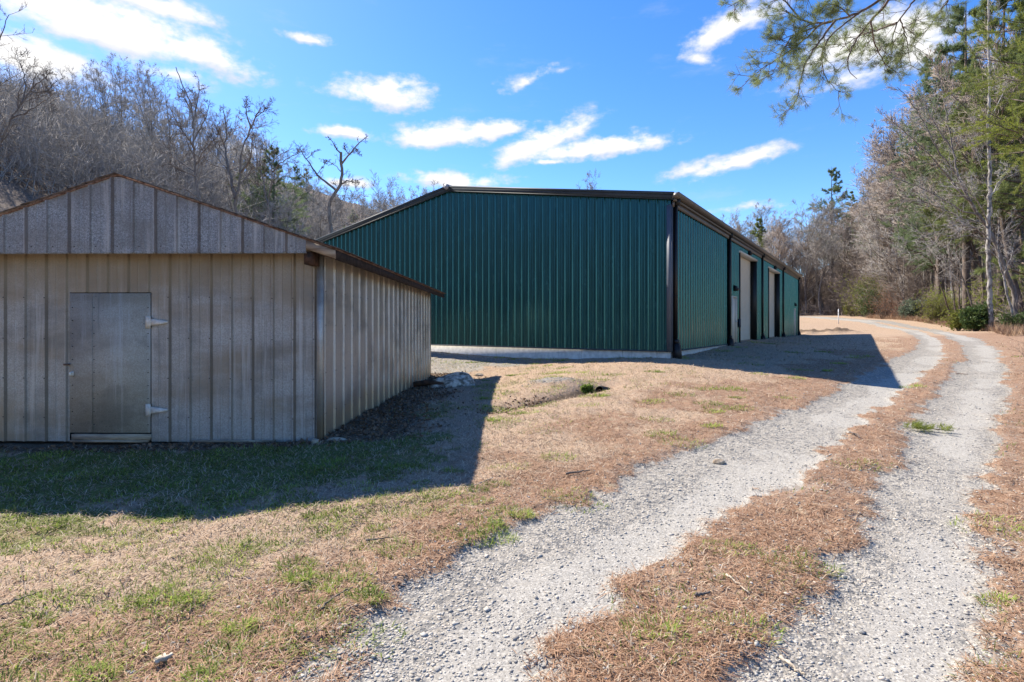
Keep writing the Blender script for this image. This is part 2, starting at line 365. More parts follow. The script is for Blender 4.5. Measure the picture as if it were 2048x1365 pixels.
c = t.mix(thr(A['green'], .35, .7), c, grn)
c = t.mix(t.m('MULTIPLY', thr(A['spill'], .4, .75), t.ss(bw2, .08, .3)), c, stone)
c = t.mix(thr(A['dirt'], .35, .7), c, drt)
c = t.mix(thr(A['gravel'], .35, .65), c, grv)
c = t.mix(A['litter'], c, lit_)
hgt = t.m('MULTIPLY_ADD', nf, .8, t.m('MULTIPLY', streak, .5))
hst = t.m('MULTIPLY', t.m('SUBTRACT', .6, vor.outputs['Distance']), t.ss(A['fines'], .2, .8, .55, .08)); hst = t.m('MULTIPLY_ADD', nf, .25, hst)
hh = t.mix(thr(A['gravel'], .35, .65), hgt, hst)
finish(t, pbsdf(t, c, .95, bump(t, hh, .016, .9), spec=.15))
isg = (qm > .5) & (ql < .6)
ish = (ql >= .5) & ~isg
sub('ground', ~isg & ~ish, mg); sub('gravel_drive', isg, mg); sub('wooded_hillside', ish, mg)

# ------------------------------------------------------------------ simple materials
def simple(name, c0, c1, scale=20., rough=.8, metal=0., spec=.35, bumpd=0., stretch=(1, 1, 1), rnd=0., lo=.3, hi=.7):
    m, t = mat(name); co = t('TexCoord', out=3)
    n = t.noise(t.scale(co, stretch), scale, 5., .65); c = t.mix(t.ss(n, lo, hi), c0, c1)
    if rnd:
        rr = t('ObjectInfo', out=5); c = t.mix(t.m('MULTIPLY', rr, rnd), c, tuple(.35*a for a in c0))
    finish(t, pbsdf(t, c, rough, bump(t, n, bumpd) if bumpd else None, metal, spec)); return m
def leafy(name, c0, c1, scale=3., transl=.35, rnd=0.):
    m, t = mat(name); co = t('TexCoord', out=3); g = t('NewGeometry', out=8)
    f = t.m('ADD', t.m('MULTIPLY', g, .6), t.m('MULTIPLY', t.noise(co, scale, 3., .6), .5))
    c = t.mix(f, c0, c1)
    if rnd:
        rr = t('ObjectInfo', out=5); c = t.mix(t.m('MULTIPLY', rr, rnd), c, c1)
    a = pbsdf(t, c, .6, spec=.25); b = t('BsdfTranslucent', t.mix(.5, c, c1))
    finish(t, t('MixShader', transl, a, b)); return m
M_bark = simple('bark', (.12, .10, .085), (.31, .275, .24), 9., .95, bumpd=.03, stretch=(1, 1, .25), rnd=.4)
M_palebark = simple('pale_bark', (.12, .105, .09), (.36, .335, .30), 3.2, .9, bumpd=.02, stretch=(1, 1, .6), lo=.4, hi=.58)
M_pinebark = simple('pine_bark', (.065, .05, .04), (.20, .155, .125), 8., .95, bumpd=.03, stretch=(1, 1, .3))
M_twig = simple('twig', (.26, .235, .21), (.52, .48, .435), 2.2, .9, rnd=.45)
M_twigdark = simple('twig_dark', (.095, .075, .062), (.19, .155, .13), 1.2, .9)
M_twigred = simple('twig_reddish', (.24, .19, .155), (.48, .395, .325), 2.2, .9, rnd=.4)
M_needle = leafy('pine_needle', (.075, .11, .035), (.23, .27, .09), 1.5, .48, .2)
M_needleblue = leafy('pine_needle_bluish', (.07, .11, .06), (.21, .27, .125), 1.5, .48)
M_needlebright = leafy('pine_needle_bright', (.09, .13, .02), (.30, .33, .06), 1.5, .5)
M_rhodo = leafy('evergreen_leaf', (.02, .05, .012), (.12, .17, .05), 2.5, .2)
M_yel = leafy('yellowish_leaf', (.09, .11, .02), (.26, .27, .06), 2.5, .4)
M_brown = leafy('dead_leaf', (.20, .085, .04), (.42, .21, .11), 2.5, .4)
M_wood = simple('wood', (.16, .115, .075), (.42, .33, .23), 14., .85, bumpd=.004, stretch=(.15, 1, 1))
M_darkwood = simple('dark_wood', (.022, .014, .010), (.09, .045, .026), 10., .9, bumpd=.006)
M_black = simple('black_plastic', (.006, .006, .006), (.012, .012, .012), 30., .5)
M_bronze = simple('bronze_trim', (.026, .038, .050), (.038, .054, .068), 3., .62, spec=.3)
M_gutter = simple('gutter_trim', (.10, .085, .065), (.13, .11, .085), 3., .4, spec=.5)
M_downspout = simple('downspout', (.006, .006, .006), (.010, .009, .008), 3., .45)
M_hinge = simple('hinge_steel', (.52, .48, .41), (.72, .68, .58), 18., .55, .05)
M_shingle = simple('worn_shingle', (.03, .024, .02), (.17, .13, .11), 16., .9, bumpd=.004)
M_rust = simple('rusty_steel', (.06, .026, .016), (.24, .15, .11), 22., .85, bumpd=.003)
M_dark = simple('dark_interior_standin', (.004, .004, .004), (.006, .006, .006), 4., .95)
M_cream = simple('door_cream', (.52, .47, .37), (.57, .52, .42), 2., .45)
M_white = simple('white_paint', (.7, .7, .68), (.78, .78, .76), 4., .5)

# concrete block with stains of its own
M_block, t = mat('concrete_block'); co = t('TexCoord', out=3)
n = t.noise(co, 6., 5., .65); st = t.noise(t.scale(co, (3.5, 3.5, .25)), 1.6, 4., .7)
c = t.mix(t.ss(n, .3, .7), (.46, .44, .40), (.64, .61, .56)); c = t.mix(t.ss(st, .58, .75), c, (.17, .15, .085))
finish(t, pbsdf(t, c, .9, bump(t, n, .004)))
# painted green steel: glossy, faintly wavy sheets
M_green, t = mat('green_steel'); co = t('TexCoord', out=3)
wv_ = t.noise(t.scale(co, (1, 1, .10)), 2.2, 1., .4); dst = t.noise(t.scale(co, (1, 1, .15)), 7., 5., .7)
c = t.mix(t.ss(dst, .35, .75), (.014, .080, .080), (.020, .106, .104))
finish(t, pbsdf(t, c, t.ss(dst, .3, .8, .20, .30), bump(t, wv_, .06, .7), metal=.55, spec=.5))
# galvanised sheet: spangle, dull grey-brown bloom, streaks, rust specks
def galv(name, tone0, tone1, stain_refl, amt, metal, rough, rib=None, ribc=(.10, .075, .05), mud=0., upper_tint=0.):
    m, t = mat(name); co = t('TexCoord', out=3)
    v = t.n.new('ShaderNodeTexVoronoi'); v.inputs['Scale'].default_value = 75.; t.l.new(co, v.inputs['Vector'])
    sp = t('RGBToBW', v.outputs['Color']); fn = t.noise(co, 140., 3., .7)
    s = t.m('MULTIPLY_ADD', sp, .45, t.m('MULTIPLY', fn, .65))
    c = t.mix(t.ss(s, .3, .85), tone0, tone1)
    big = t.noise(t.scale(co, (.35, .35, 1.15)), 1.5, 4., .55); vs = t.noise(t.scale(co, (6, 6, .3)), 1.5, 4., .65)
    c = t.mix(t.m('MULTIPLY', t.ss(big, .4, .66), amt), c, stain_refl)  # level noise bands: brown stain that doubles as painted reflection bands
    c = t.mix(t.m('MULTIPLY', t.ss(t.noise(t.scale(co, (.8, .8, 1.5)), 1.1, 4., .6), .46, .66), .6), c, (.15, .145, .13))
    c = t.mix(t.m('MULTIPLY', t.ss(vs, .50, .70), .6), c, (.46, .445, .41))
    c = t.mix(t.m('MULTIPLY', t.ss(t.noise(t.scale(co, (5, 5, .16)), 2.3, 4., .65), .56, .74), .55), c, (.13, .115, .095))
    if rib:                                       # grime and rust caught along the ribs
        sx_ = t.n.new('ShaderNodeSeparateXYZ'); t.l.new(co, sx_.inputs[0]); gn = t.noise(t.scale(co, (3, 3, .8)), 6., 4., .7)
        for pit, fst, wd_, am in rib:
            u = t.m('ADD', t.m('DIVIDE', t.m('SUBTRACT', sx_.outputs[0], fst), pit), 100.5); u = t.m('SUBTRACT', t.m('FRACT', u), .5)
            dist = t.m('MULTIPLY', t.m('ABSOLUTE', u), pit); dist = t.m('ADD', dist, t.m('MULTIPLY_ADD', gn, -.016, .008))
            c = t.mix(t.m('MULTIPLY', t.ss(dist, wd_, wd_*.45), am), c, ribc)
    if upper_tint:                                      # ochre tint over the upper part, with a wavy edge
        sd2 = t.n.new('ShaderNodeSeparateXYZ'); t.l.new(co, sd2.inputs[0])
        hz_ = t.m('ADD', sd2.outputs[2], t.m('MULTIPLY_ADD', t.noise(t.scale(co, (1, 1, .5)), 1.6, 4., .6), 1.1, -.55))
        c = t.mix(t.m('MULTIPLY', t.ss(hz_, upper_tint-.25, upper_tint+.3), .65), c, (.25, .195, .12))
    if mud:                                       # dried mud splashed up from the ground
        sz_ = t.n.new('ShaderNodeSeparateXYZ'); t.l.new(co, sz_.inputs[0])
        hgt_ = t.m('ADD', sz_.outputs[2], t.m('MULTIPLY_ADD', t.noise(t.scale(co, (1, 1, .4)), 2.2, 4., .65), -.9, .45))
        c = t.mix(t.m('MULTIPLY', t.ss(hgt_, mud, mud*.35), .75), c, (.40, .30, .18))
    rs = t.noise(t.scale(co, (2, 2, .22)), 14., 4., .7)
    c = t.mix(t.ss(rs, .70, .80), c, (.07, .045, .03))
    c = t.mix(t.ss(t.noise(co, 45., 2., .5), .72, .76), c, (.045, .04, .035))
    finish(t, pbsdf(t, c, t.ss(s, .2, .9, rough+.1, rough-.06), bump(t, t.m('MULTIPLY_ADD', big, 3., fn), .004), metal, .5)); return m
M_galv = galv('galvanised_wall', (.275, .265, .24), (.42, .41, .378), (.25, .205, .145), .9, .3, .45, upper_tint=2.1, rib=[(.61, -5.44+.16+.022, .021, .8), (.61, -5.44+.16+.305+.02, .014, .6), (.305, -5.44+.16+.1525, .006, .3)])
M_galvgable = galv('galvanised_gable', (.125, .132, .136), (.375, .395, .40), (.18, .16, .135), .5, .2, .5, [(.61, -5.36+.12+.018, .022, .75), (.61, -5.36+.12+.305+.016, .013, .5), (.305, -5.36+.12+.1525, .006, .25)], (.07, .045, .03))
M_galvdoor = galv('galvanised_door', (.31, .285, .235), (.45, .42, .355), (.25, .21, .15), .7, .0, .8)
M_galvside = galv('galvanised_side', (.37, .35, .31), (.48, .46, .41), (.40, .33, .22), .35, .5, .36, mud=.62)

# ------------------------------------------------------------------ ribbed sheet builder
def ribbed(mb, s0, s1, top, bot, pos, pitch, first, rib, minor=None, holes=(), ax='x'):
    """sheet between s0..s1; pos(s, d, z) places a point d proud of the wall; top/bot functions of s; holes = (a, b, zlo, zhi)"""
    w0, w1, dp = rib; pts = [(s0, 0), (s1, 0)]
    k = first
    while k < s1:
        for o_, d_ in ((-w0, 0), (-w1, dp), (w1, dp), (w0, 0)):
            if s0 < k+o_ < s1: pts.append((k+o_, d_))
        if minor:
            for f_ in minor[0]:
                q = k+pitch*f_
                for o_, d_ in ((-minor[1], 0), (0, minor[2]), (minor[1], 0)):
                    if s0 < q+o_ < s1: pts.append((q+o_, d_))
        k += pitch
    for a, b, _, _ in holes:
        for q in (a, b):
            near = [p for p in pts if abs(p[0]-q) < .004]
            if not near:
                pp = sorted(pts); lo = [p for p in pp if p[0] < q][-1]; hi = [p for p in pp if p[0] > q][0]
                pts.append((q, lo[1]+(hi[1]-lo[1])*(q-lo[0])/(hi[0]-lo[0])))
    pts = sorted(set(pts))
    for (a, da), (b, db) in zip(pts[:-1], pts[1:]):
        mid = (a+b)/2; iv = [(bot(a), bot(b), top(a), top(b))]
        for h0, h1, zl, zh in holes:
            if h0 < mid < h1:
                iv = []
                if zl > bot(a)+.01: iv.append((bot(a), bot(b), zl, zl))
                iv.append((zh, zh, top(a), top(b)))
        for l0, l1, t0, t1 in iv:
            mb.add([pos(a, da, l0), pos(b, db, l1), pos(b, db, t1), pos(a, da, t0)], [(0, 1, 2, 3)])

# ------------------------------------------------------------------ big green steel building
GA = math.atan2(-.5615, .8275)
gb = thing('green_building', 'large dark green ribbed steel building with a low gable roof and two roll-up doors', 'building', (5.0, 16.9, 0), GA)
SL, WD, LN, PT, EV = .87, 18.29, 33.5, 1/6., 5.66      # slab height, width, length, pitch, eave height of the wall
rz_ = lambda x: EV+min(-x, WD+x)*PT
RIB = (.055, .022, .032); MIN = ((.34, .66), .02, .006)
b = MB(); ribbed(b, -WD, 0, rz_, lambda s: SL, lambda s, d, z: (s, -d, z), .3048, -WD+.16, RIB, MIN)
b.build('front_wall', M_green, gb)
OP = [(10.28, 14.4, SL, 5.13), (18.5, 22.7, SL, 5.13), (8.62, 9.52, SL, 3.02), (30.4, 31.3, SL, 3.02)]
b = MB(); ribbed(b, 0, LN, lambda s: EV, lambda s: SL, lambda s, d, z: (d, s, z), .3048, .2, RIB, MIN, [(a, c_, 0, h) for a, c_, _, h in OP])
b.build('side_wall', M_green, gb)
b = MB(); b.box((-WD, LN-.03, SL), (0, LN, EV)); b.prism([(-WD, EV), (0, EV), (-WD/2, EV+WD/2*PT)], 'y', LN-.03, LN)
b.build('rear_wall', M_green, gb)
b = MB(); ribbed(b, 0, LN, lambda s: EV, lambda s: SL, lambda s, d, z: (-WD-d, s, z), .3048, .2, RIB)
b.build('far_side_wall', M_green, gb)
b = MB(); b.box((-WD+.02, .03, -.1), (-.025, LN-.04, SL-.004)); b.build('foundation', M_block, gb)
b = MB()                                                # block joints as thin recess lines are left to stains; drip edge
b.box((-WD, -.04, SL-.012), (.04, .0, SL+.03)); b.box((.0, .001, SL-.012), (.04, LN, SL+.03)); b.build('base_trim', M_bronze, gb)
b = MB()
ov = .16
for s in (-1, 1):
    x0 = -WD/2; x1 = ov if s > 0 else -WD-ov; zr = EV+.18+WD/2*PT; ze = zr-abs(x1-x0)*PT
    b.prism([(x0, zr), (x1, ze), (x1, ze-.05), (x0, zr-.05)], 'y', -.1, LN+.1)
    for k in range(0, 110):
        y = -.05+k*.3048
        if y < LN: b.add([(x0, y-.03, zr+.002), (x0, y, zr+.032), (x0, y+.03, zr+.002), (x1, y-.03, ze+.002), (x1, y, ze+.032), (x1, y+.03, ze+.002)], [(0, 3, 4, 1), (1, 4, 5, 2)])
b.build('roof', M_bronze, gb)
b = MB()
for s in (-1, 1):
    x0 = -WD/2; x1 = ov if s > 0 else -WD-ov; zr = EV+.185+WD/2*PT; ze = zr-abs(x1-x0)*PT
    for y0, y1, dz0, dz1 in ((-.16, -.105, .02, -.16), (-.13, -.06, -.16, -.195), (-.19, -.16, .03, -.05)):
        b.prism([(x0, zr+dz0), (x1, ze+dz0), (x1, ze+dz1), (x0, zr+dz1)], 'y', y0, y1)
b.build('rake_trim', M_bronze, gb)
b = MB(); b.prism([(.10, 5.66), (.30, 5.70), (.33, 5.80), (.31, 5.83), (.10, 5.80)], 'y', -.18, LN+.12); b.prism([(.10, 5.60), (.17, 5.60), (.17, 5.66), (.10, 5.66)], 'y', -.1, LN+.1)
b.build('gutter', M_gutter, gb)
b = MB(); b.prism([(.045, 5.44), (.085, 5.44), (.10, 5.60), (.045, 5.60)], 'y', 0, LN); b.build('eave_trim', M_gutter, gb)
b = MB(); b.box((-.115, -.05, SL), (.05, -.036, 5.5)); b.box((.036, -.05, SL), (.05, .09, 5.5)); b.build('corner_trim', simple('corner_trim_grey', (.085, .098, .115), (.10, .115, .135), 3., .5), gb)
b = MB(); zr = EV+.2+WD/2*PT; b.cyl((-WD/2, -.24, zr-.03), (-WD/2, .1, zr-.03), .11, k=20); b.build('ridge_cap', simple('ridge_cap_grey', (.25, .26, .27), (.32, .33, .34), 9., .5), gb)
for s in (0.16, 7.75, 15.85, 24.0, 32.9):
    b = MB(); b.box((.052, s-.055, 1.25), (.155, s+.055, 5.48)); b.box((.05, s-.065, 2.6), (.16, s+.065, 2.64)); b.box((.05, s-.065, 4.2), (.16, s+.065, 4.24)); b.box((.052, s-.06, 5.48), (.24, s+.06, 5.70))
    ds_ = b.build('downspout', M_downspout, gb)
    b = MB(); b.prism([(.04, .55), (.30, .52), (.23, 1.12), (.04, 1.12)], 'y', s-.11, s+.11); b.box((.06, s-.085, 1.12), (.19, s+.085, 1.25)); b.build('drain_boot', M_black, ds_)
for a, c_, zl, zh in OP[:2]:
    b = MB(); n = 64; zz = np.linspace(zl+.02, zh, n*4+1); xx = -.27+.018*np.sin(np.arange(n*4+1)*np.pi/2)
    V = [(x_, a, z_) for x_, z_ in zip(xx, zz)]+[(x_, c_, z_) for x_, z_ in zip(xx, zz)]; m_ = len(zz)
    b.add(V, [(i, i+1, m_+i+1, m_+i) for i in range(m_-1)]); rd = b.build('roll_up_door', M_cream, gb, smooth=True)
    b = MB(); b.box((-.30, a+.05, zl), (-.22, c_-.05, zl+.07)); b.build('bottom_bar', M_gutter, rd)
    for j0, j1 in ((a-.10, a), (c_, c_+.10)): b = MB(); b.box((-.34, j0, zl), (.052, j1, zh)); b.build('jamb', M_downspout, rd)
    b = MB(); b.box((-.34, a-.14, zh), (.075, c_+.14, zh+.09)); b.build('header_trim', M_cream, rd)
for a, c_, zl, zh in OP[2:]:
    b = MB(); b.box((-.05, a+.04, zl+.02), (-.005, c_-.04, zh-.05)); md = b.build('entry_door', M_cream, gb)
    b = MB(); b.box((-.08, a-.03, zl), (.05, a+.04, zh)); b.box((-.08, c_-.04, zl), (.05, c_+.03, zh)); b.box((-.08, a+.04, zh-.05), (.05, c_-.04, zh)); b.build('door_frame', M_cream, md)
    b = MB(); b.cyl((-.005, c_-.12, zl+1.0), (.06, c_-.12, zl+1.0), .028); b.cyl((.06, c_-.12, zl+1.0), (.075, c_-.12, zl+1.0), .035); b.build('door_knob', M_hinge, md); b = MB(); b.cyl((-.005, c_-.12, zl+1.16), (.02, c_-.12, zl+1.16), .025); b.build('door_lock', M_hinge, md)
for s, z in ((9.07, 3.38), (12.35, 5.36), (20.6, 5.36), (30.85, 3.34)):
    b = MB(); b.prism([(.034, z-.12), (.034, z+.14), (.12, z+.10), (.20, z-.04), (.16, z-.12)], 'y', s-.11, s+.11); b.box((.0, s-.06, z-.06), (.034, s+.06, z+.06)); b.build('wall_light', M_black, gb)
b = MB(); b.box((.03, 9.85, 1.6), (.12, 10.0, 2.0)); b.build('switch_box', M_bronze, gb)

# ------------------------------------------------------------------ galvanised shed
sh = thing('metal_shed', 'weathered galvanised metal shed with a hinged sheet door and rusty-edged gable roof', 'shed', (-2.78, 7.8, 0), -.017)
SW, SD, AX, AZ, SP = 5.44, 9.55, -2.72, 3.81, .34
sr = lambda x: AZ-.10-SP*abs(x-AX)
DX0, DX1, DZ0, DZ1 = -3.70, -2.49, .13, 2.18
RB = (.032, .012, .024)
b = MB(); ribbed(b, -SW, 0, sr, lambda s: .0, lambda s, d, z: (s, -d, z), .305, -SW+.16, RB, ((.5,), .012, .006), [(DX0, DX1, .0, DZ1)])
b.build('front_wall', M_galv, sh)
b = MB(); ribbed(b, 0, SD, lambda s: sr(0), lambda s: .0, lambda s, d, z: (d, s, z), .43, .13, (.035, .014, .026), None); b.build('side_wall', M_galvside, sh)
b = MB(); ribbed(b, 0, SD, lambda s: sr(0), lambda s: -.1, lambda s, d, z: (-SW-d, s, z), .43, .13, RB); b.build('far_side_wall', M_galvside, sh)
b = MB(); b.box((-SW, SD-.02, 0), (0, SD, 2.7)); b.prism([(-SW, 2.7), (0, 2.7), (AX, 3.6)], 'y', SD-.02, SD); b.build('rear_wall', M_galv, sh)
b = MB(); b.box((-.045, -.034, .0), (.034, -.026, sr(0)-.06)); b.box((.026, -.026, .0), (.034, .05, sr(0)-.06)); b.build('corner_trim', M_galvside, sh)
b = MB(); ribbed(b, -5.36, -.07, lambda s: AZ-.024-SP*abs(s-AX), lambda s: 2.72+.004*s, lambda s, d, z: (s, -.36-d, z), .305, -5.36+.12, RB, ((.5,), .012, .006)); b.box((-5.36, -.36, 2.70), (-.07, -.335, 2.718))
b.build('gable_panel', M_galvgable, sh)
b = MB()
for s in (-1, 1):
    x1 = AX+s*3.06
    b.prism([(AX, AZ), (x1, AZ-SP*3.06), (x1, AZ-SP*3.06-.022), (AX, AZ-.022)], 'y', -.385, SD+.75)
rf = b.build('roof', M_rust, sh)
rng = np.random.default_rng(4); b = MB()               # ragged overlapping sheet and shingle ends along the rakes and eaves
for s in (-1, 1):
    for row in range(15):
        d0 = row*.215; y = -.41
        while y < SD+.72:
            L = rng.uniform(.35, .75); h = rng.uniform(.003, .012); dr = rng.uniform(-.015, .02)
            x0, x1 = AX+s*d0, AX+s*min(d0+.26+dr, 3.10+dr); z0, z1 = AZ-SP*d0+.001, AZ-SP*abs(x1-AX)+.005+h
            b.prism([(x0, z0), (x1, z1), (x1, z1+.008), (x0, z0+.008)], 'y', y+rng.uniform(-.01, .01), min(y+L-.012, SD+.78)); y += L
b.build('shingles', M_shingle, rf)
b = MB(); b.prism([(-.07, sr(-.07)+.07), (.335, sr(.335)+.07), (.335, sr(.335)-.05), (-.07, sr(-.07)-.05)], 'y', -.37, -.33); b.build('barge_board', M_wood, sh)
b = MB(); b.box((-.11, -.33, 2.55), (-.005, -.036, 2.73)); b.build('beam_end', M_darkwood, sh)
b = MB(); b.prism([(.29, sr(.29)+.075), (.33, sr(.33)+.075), (.33, sr(.33)-.06), (.29, sr(.29)-.06)], 'y', -.325, SD+.7); b.build('eave_board', simple('eave_board_wood', (.012, .009, .007), (.045, .03, .022), 9., .9, bumpd=.006), sh)
for k in range(13):
    b = MB(); y = -.2+k*.8; b.prism([(.04, sr(.04)+.06), (.285, sr(.285)+.06), (.285, sr(.285)-.06), (.04, sr(.04)-.06)], 'y', y, y+.05); b.build('rafter_tail', M_darkwood, sh)
b = MB(); b.box((-SW+.1, .12, .02), (-.1, .14, 2.6)); b.build('dark_backing', M_dark, sh)  # added near-black sheet, its colour stands in for the unlit inside at door gaps
# the door
b = MB(); b.box((DX0+.012, -.014, DZ0), (DX1-.012, .012, DZ1-.012))
b.prism([(DX0+.33, -.0142), (DX0+.342, -.020), (DX0+.354, -.0142)], 'z', DZ0+.002, DZ1-.014)
dr_ = b.build('door', M_galvdoor, sh)
b = MB()
for z in np.arange(.25, 2.15, .19):
    for x in (DX0+.05, DX0+.37, DX1-.04): b.cyl((x, -.0145, z), (x, -.021, z), .009, .006, 8)
tag(b.build('screws', simple('screw_head', (.05, .045, .04), (.11, .10, .09), 40., .6, .4), dr_), kind='stuff')
for z in (1.745, .465):
    b = MB(); b.box((DX1-.065, -.034, z-.085), (DX1-.004, -.028, z+.085))
    b.cyl((DX1+.004, -.038, z-.085), (DX1+.004, -.038, z+.085), .010, k=10)
    b.prism([(DX1+.012, z-.05), (DX1+.245, z-.017), (DX1+.268, z), (DX1+.245, z+.017), (DX1+.012, z+.05)], 'y', -.036, -.030)
    for x, dz in ((DX1+.06, .022), (DX1+.06, -.022), (DX1+.14, 0), (DX1+.225, 0), (DX1-.035, .06), (DX1-.035, -.06)): b.cyl((x, -.0362, z+dz), (x, -.041, z+dz), .009, .007, 8)
    b.build('strap_hinge', M_hinge, dr_)
b = MB(); b.box((DX0-.07, -.036, 1.115), (DX0+.02, -.026, 1.14)); b.cyl((DX0-.035, -.036, 1.127), (DX0-.035, -.06, 1.127), .014); b.build('hasp', M_rust, dr_)
b = MB(); b.box((DX0+.02, -.022, .96), (DX0+.07, -.0145, 1.02)); b.box((DX0+.03, -.045, 1.0), (DX0+.06, -.022, 1.012)); b.box((DX0+.03, -.045, .968), (DX0+.06, -.022, .98)); b.box((DX0+.03, -.052, .968), (DX0+.06, -.045, 1.012)); b.build('latch', M_hinge, dr_)
b = MB(); b.box((DX0+.06, -.045, .03), (DX1+.0, .02, .112)); b.box((DX0+.05, -.07, .0), (DX1-.02, .02, .028)); b.build('door_sill', M_wood, sh)
b = MB(); b.box((-1.86, -.05, .0), (-.65, -.026, .035)); b.build('base_board', M_wood, sh)
# screw rows in the walls
b = MB(); scr = simple('screw_head_dark', (.04, .035, .03), (.09, .08, .07), 40., .6, .3)
for k in range(18):
    x = -SW+.16+.305*k
    if x > -.02: break
    for z in (.35, .92, 1.5, 2.1):
        if DX0-.06 < x < DX1+.06: continue
        b.cyl((x, -.024, z+.01*math.sin(k*7)), (x, -.031, z+.01*math.sin(k*7)), .010, .007, 7)
for k in range(22):
    y = .13+.43*k
    for z in (.4, 1.0, 1.7, 2.2): b.cyl((.026, y, z), (.033, y, z), .010, .007, 7)
for k in range(17):
    x = -5.24+.305*k; b.cyl((x+.08, -.3605, 2.80), (x+.08, -.367, 2.80), .009, .007, 7)
tag(b.build('wall_screws', scr, sh), kind='stuff')
b = MB()
for k in range(60):
    x = -WD+.16+.3048*k
    if x > -.1: break
    for z in (2.2, 3.7, 5.2):
        if z < rz_(x)-.3: b.cyl((x+.075, -.002, z), (x+.075, -.014, z), .020, .014, 7)
tag(b.build('wall_screws', M_green, gb), kind='stuff')

# ------------------------------------------------------------------ trees
def limb(start, d0, L, n, wig, up, rng, drop=None):
    m = len(start); P = [start]; D = [d0]; d_ = d0; p = start
    for i in range(n):
        d_ = nrm(d_+rng.normal(0, wig, (m, 3))+np.array([0, 0, up])); p = p+d_*(L[:, None]/n); P.append(p); D.append(d_)
    return np.stack(P, 1), np.stack(D, 1)
def kids(P, D, L, c_, t0, t1, ang0, ang1, rng, rat0, rat1, taper=.5, bias=None):
    m, n, _ = P.shape
    tt = np.sort(rng.uniform(t0, t1, (m, c_)), 1); f = tt*(n-1); i = np.minimum(f.astype(int), n-2); f = (f-i)[..., None]
    mi = np.arange(m)[:, None]
    s = P[mi, i]*(1-f)+P[mi, i+1]*f; d_ = nrm(D[mi, i]*(1-f)+D[mi, i+1]*f)
    r_ = rng.normal(size=s.shape)
    if bias is not None: r_ = r_+np.array(bias)
    pr = nrm(r_-(r_*d_).sum(-1, keepdims=True)*d_); an = rng.uniform(ang0, ang1, (m, c_))[..., None]
    nd = np.cos(an)*d_+np.sin(an)*pr
    l = L[:, None]*rng.uniform(rat0, rat1, (m, c_))*(1-taper*tt)
    return s.reshape(-1, 3), nrm(nd.reshape(-1, 3)), l.ravel(), tt.ravel()
def grow_twigs(tr, cr, P, D, L, r_end, rng, lv, tw, thin=1.):
    """adds lv levels of side branches to limbs P, D, L"""
    for k, (c_, n, rat, ang_, wig, up, sides) in enumerate(lv):
        s, d_, l, tt = kids(P, D, L, c_, .18, 1, R(ang_[0]), R(ang_[1]), rng, rat[0], rat[1], .45)
        P, D = limb(s, d_, l, n, wig, up, rng); L = l
        r0 = np.clip(l*.010, tw*1.2, .12)*thin
        if sides: tubes(cr, P, r0[:, None]*np.linspace(1, .35, n+1)[None], sides)
        else: cones(cr, P[:, [0, -1]], np.full(len(P), tw))
def bare_tree(seed, H, r0, nl=14, t0=.3, ang=(35, 60), lr=(.30, .48), tw=.012, dense=1., fork=0, up=.12, sway=.06):
    rng = np.random.default_rng(seed); tr, cr = MB(), MB()
    P, D = limb(np.zeros((1, 3)), nrm(np.array([[rng.normal(0, .06), rng.normal(0, .06), 1.]])), np.array([H*.93]), 11, sway, .06, rng)
    rr = r0*np.linspace(1, .10, 12)**1.0; rr[0] *= 1.35
    tubes(tr, P, rr[None], 8)
    s, d_, l, tt = kids(P, D, np.array([H]), nl, t0, .98, R(ang[0]), R(ang[1]), rng, lr[0], lr[1], .62)
    P1, D1 = limb(s, d_, l, 6, .12, up, rng)
    tubes(tr, P1, (np.interp(tt, np.linspace(0, 1, 12), rr)*.55)[:, None]*np.linspace(1, .16, 7)[None], 5)
    c2 = max(2, int(8*dense))
    grow_twigs(tr, cr, P1, D1, l, 0, rng, [(9, 4, (.30, .55), (22, 48), .12, .10, 3), (7, 2, (.35, .7), (22, 50), .14, .08, 3), (3, 1, (.5, .95), (18, 45), .1, .08, 0)], tw)
    return tr, cr
def pine(seed, H, r0, nw=34, t0=.25, blen=.24, nl_=.24, nwid=.03, per=13, droop=-.03, c2=7):
    rng = np.random.default_rng(seed); tr, fo = MB(), MB()
    P, D = limb(np.zeros((1, 3)), np.array([[0, 0, 1.]]), np.array([H]), 12, .012, .05, rng)
    rr = r0*np.linspace(1, .08, 13); tubes(tr, P, rr[None], 8)
    s, d_, l, tt = kids(P, D, np.array([H*blen]), nw, t0, .985, R(62), R(88), rng, .7, 1.1, 0)
    l = l*np.interp(tt, [t0, t0+.15, .6, 1], [.8, 1., .72, .10])
    P1, D1 = limb(s, d_, l, 5, .09, .06+droop, rng)
    tubes(tr, P1, (np.interp(tt, np.linspace(0, 1, 13), rr)*.3+.01)[:, None]*np.linspace(1, .25, 6)[None], 4)
    s, d_, l2, t2 = kids(P1, D1, l, c2, .2, 1, R(25), R(65), rng, .3, .55, .4)
    P2, D2 = limb(s, d_, l2, 3, .12, .04, rng)
    tubes(tr, P2, np.full((len(P2), 1), .012)*np.linspace(1, .5, 4)[None], 3)
    pts = np.concatenate([(P2[:, 1:]*f_+P2[:, :-1]*(1-f_)).reshape(-1, 3) for f_ in (.25, .5, .75, 1.)]+[P1[:, 3:].reshape(-1, 3)])
    dd = np.concatenate([D2[:, 1:].reshape(-1, 3)]*4+[D1[:, 3:].reshape(-1, 3)])
    needles(fo, pts, dd, per, nl_, nwid, rng); return tr, fo
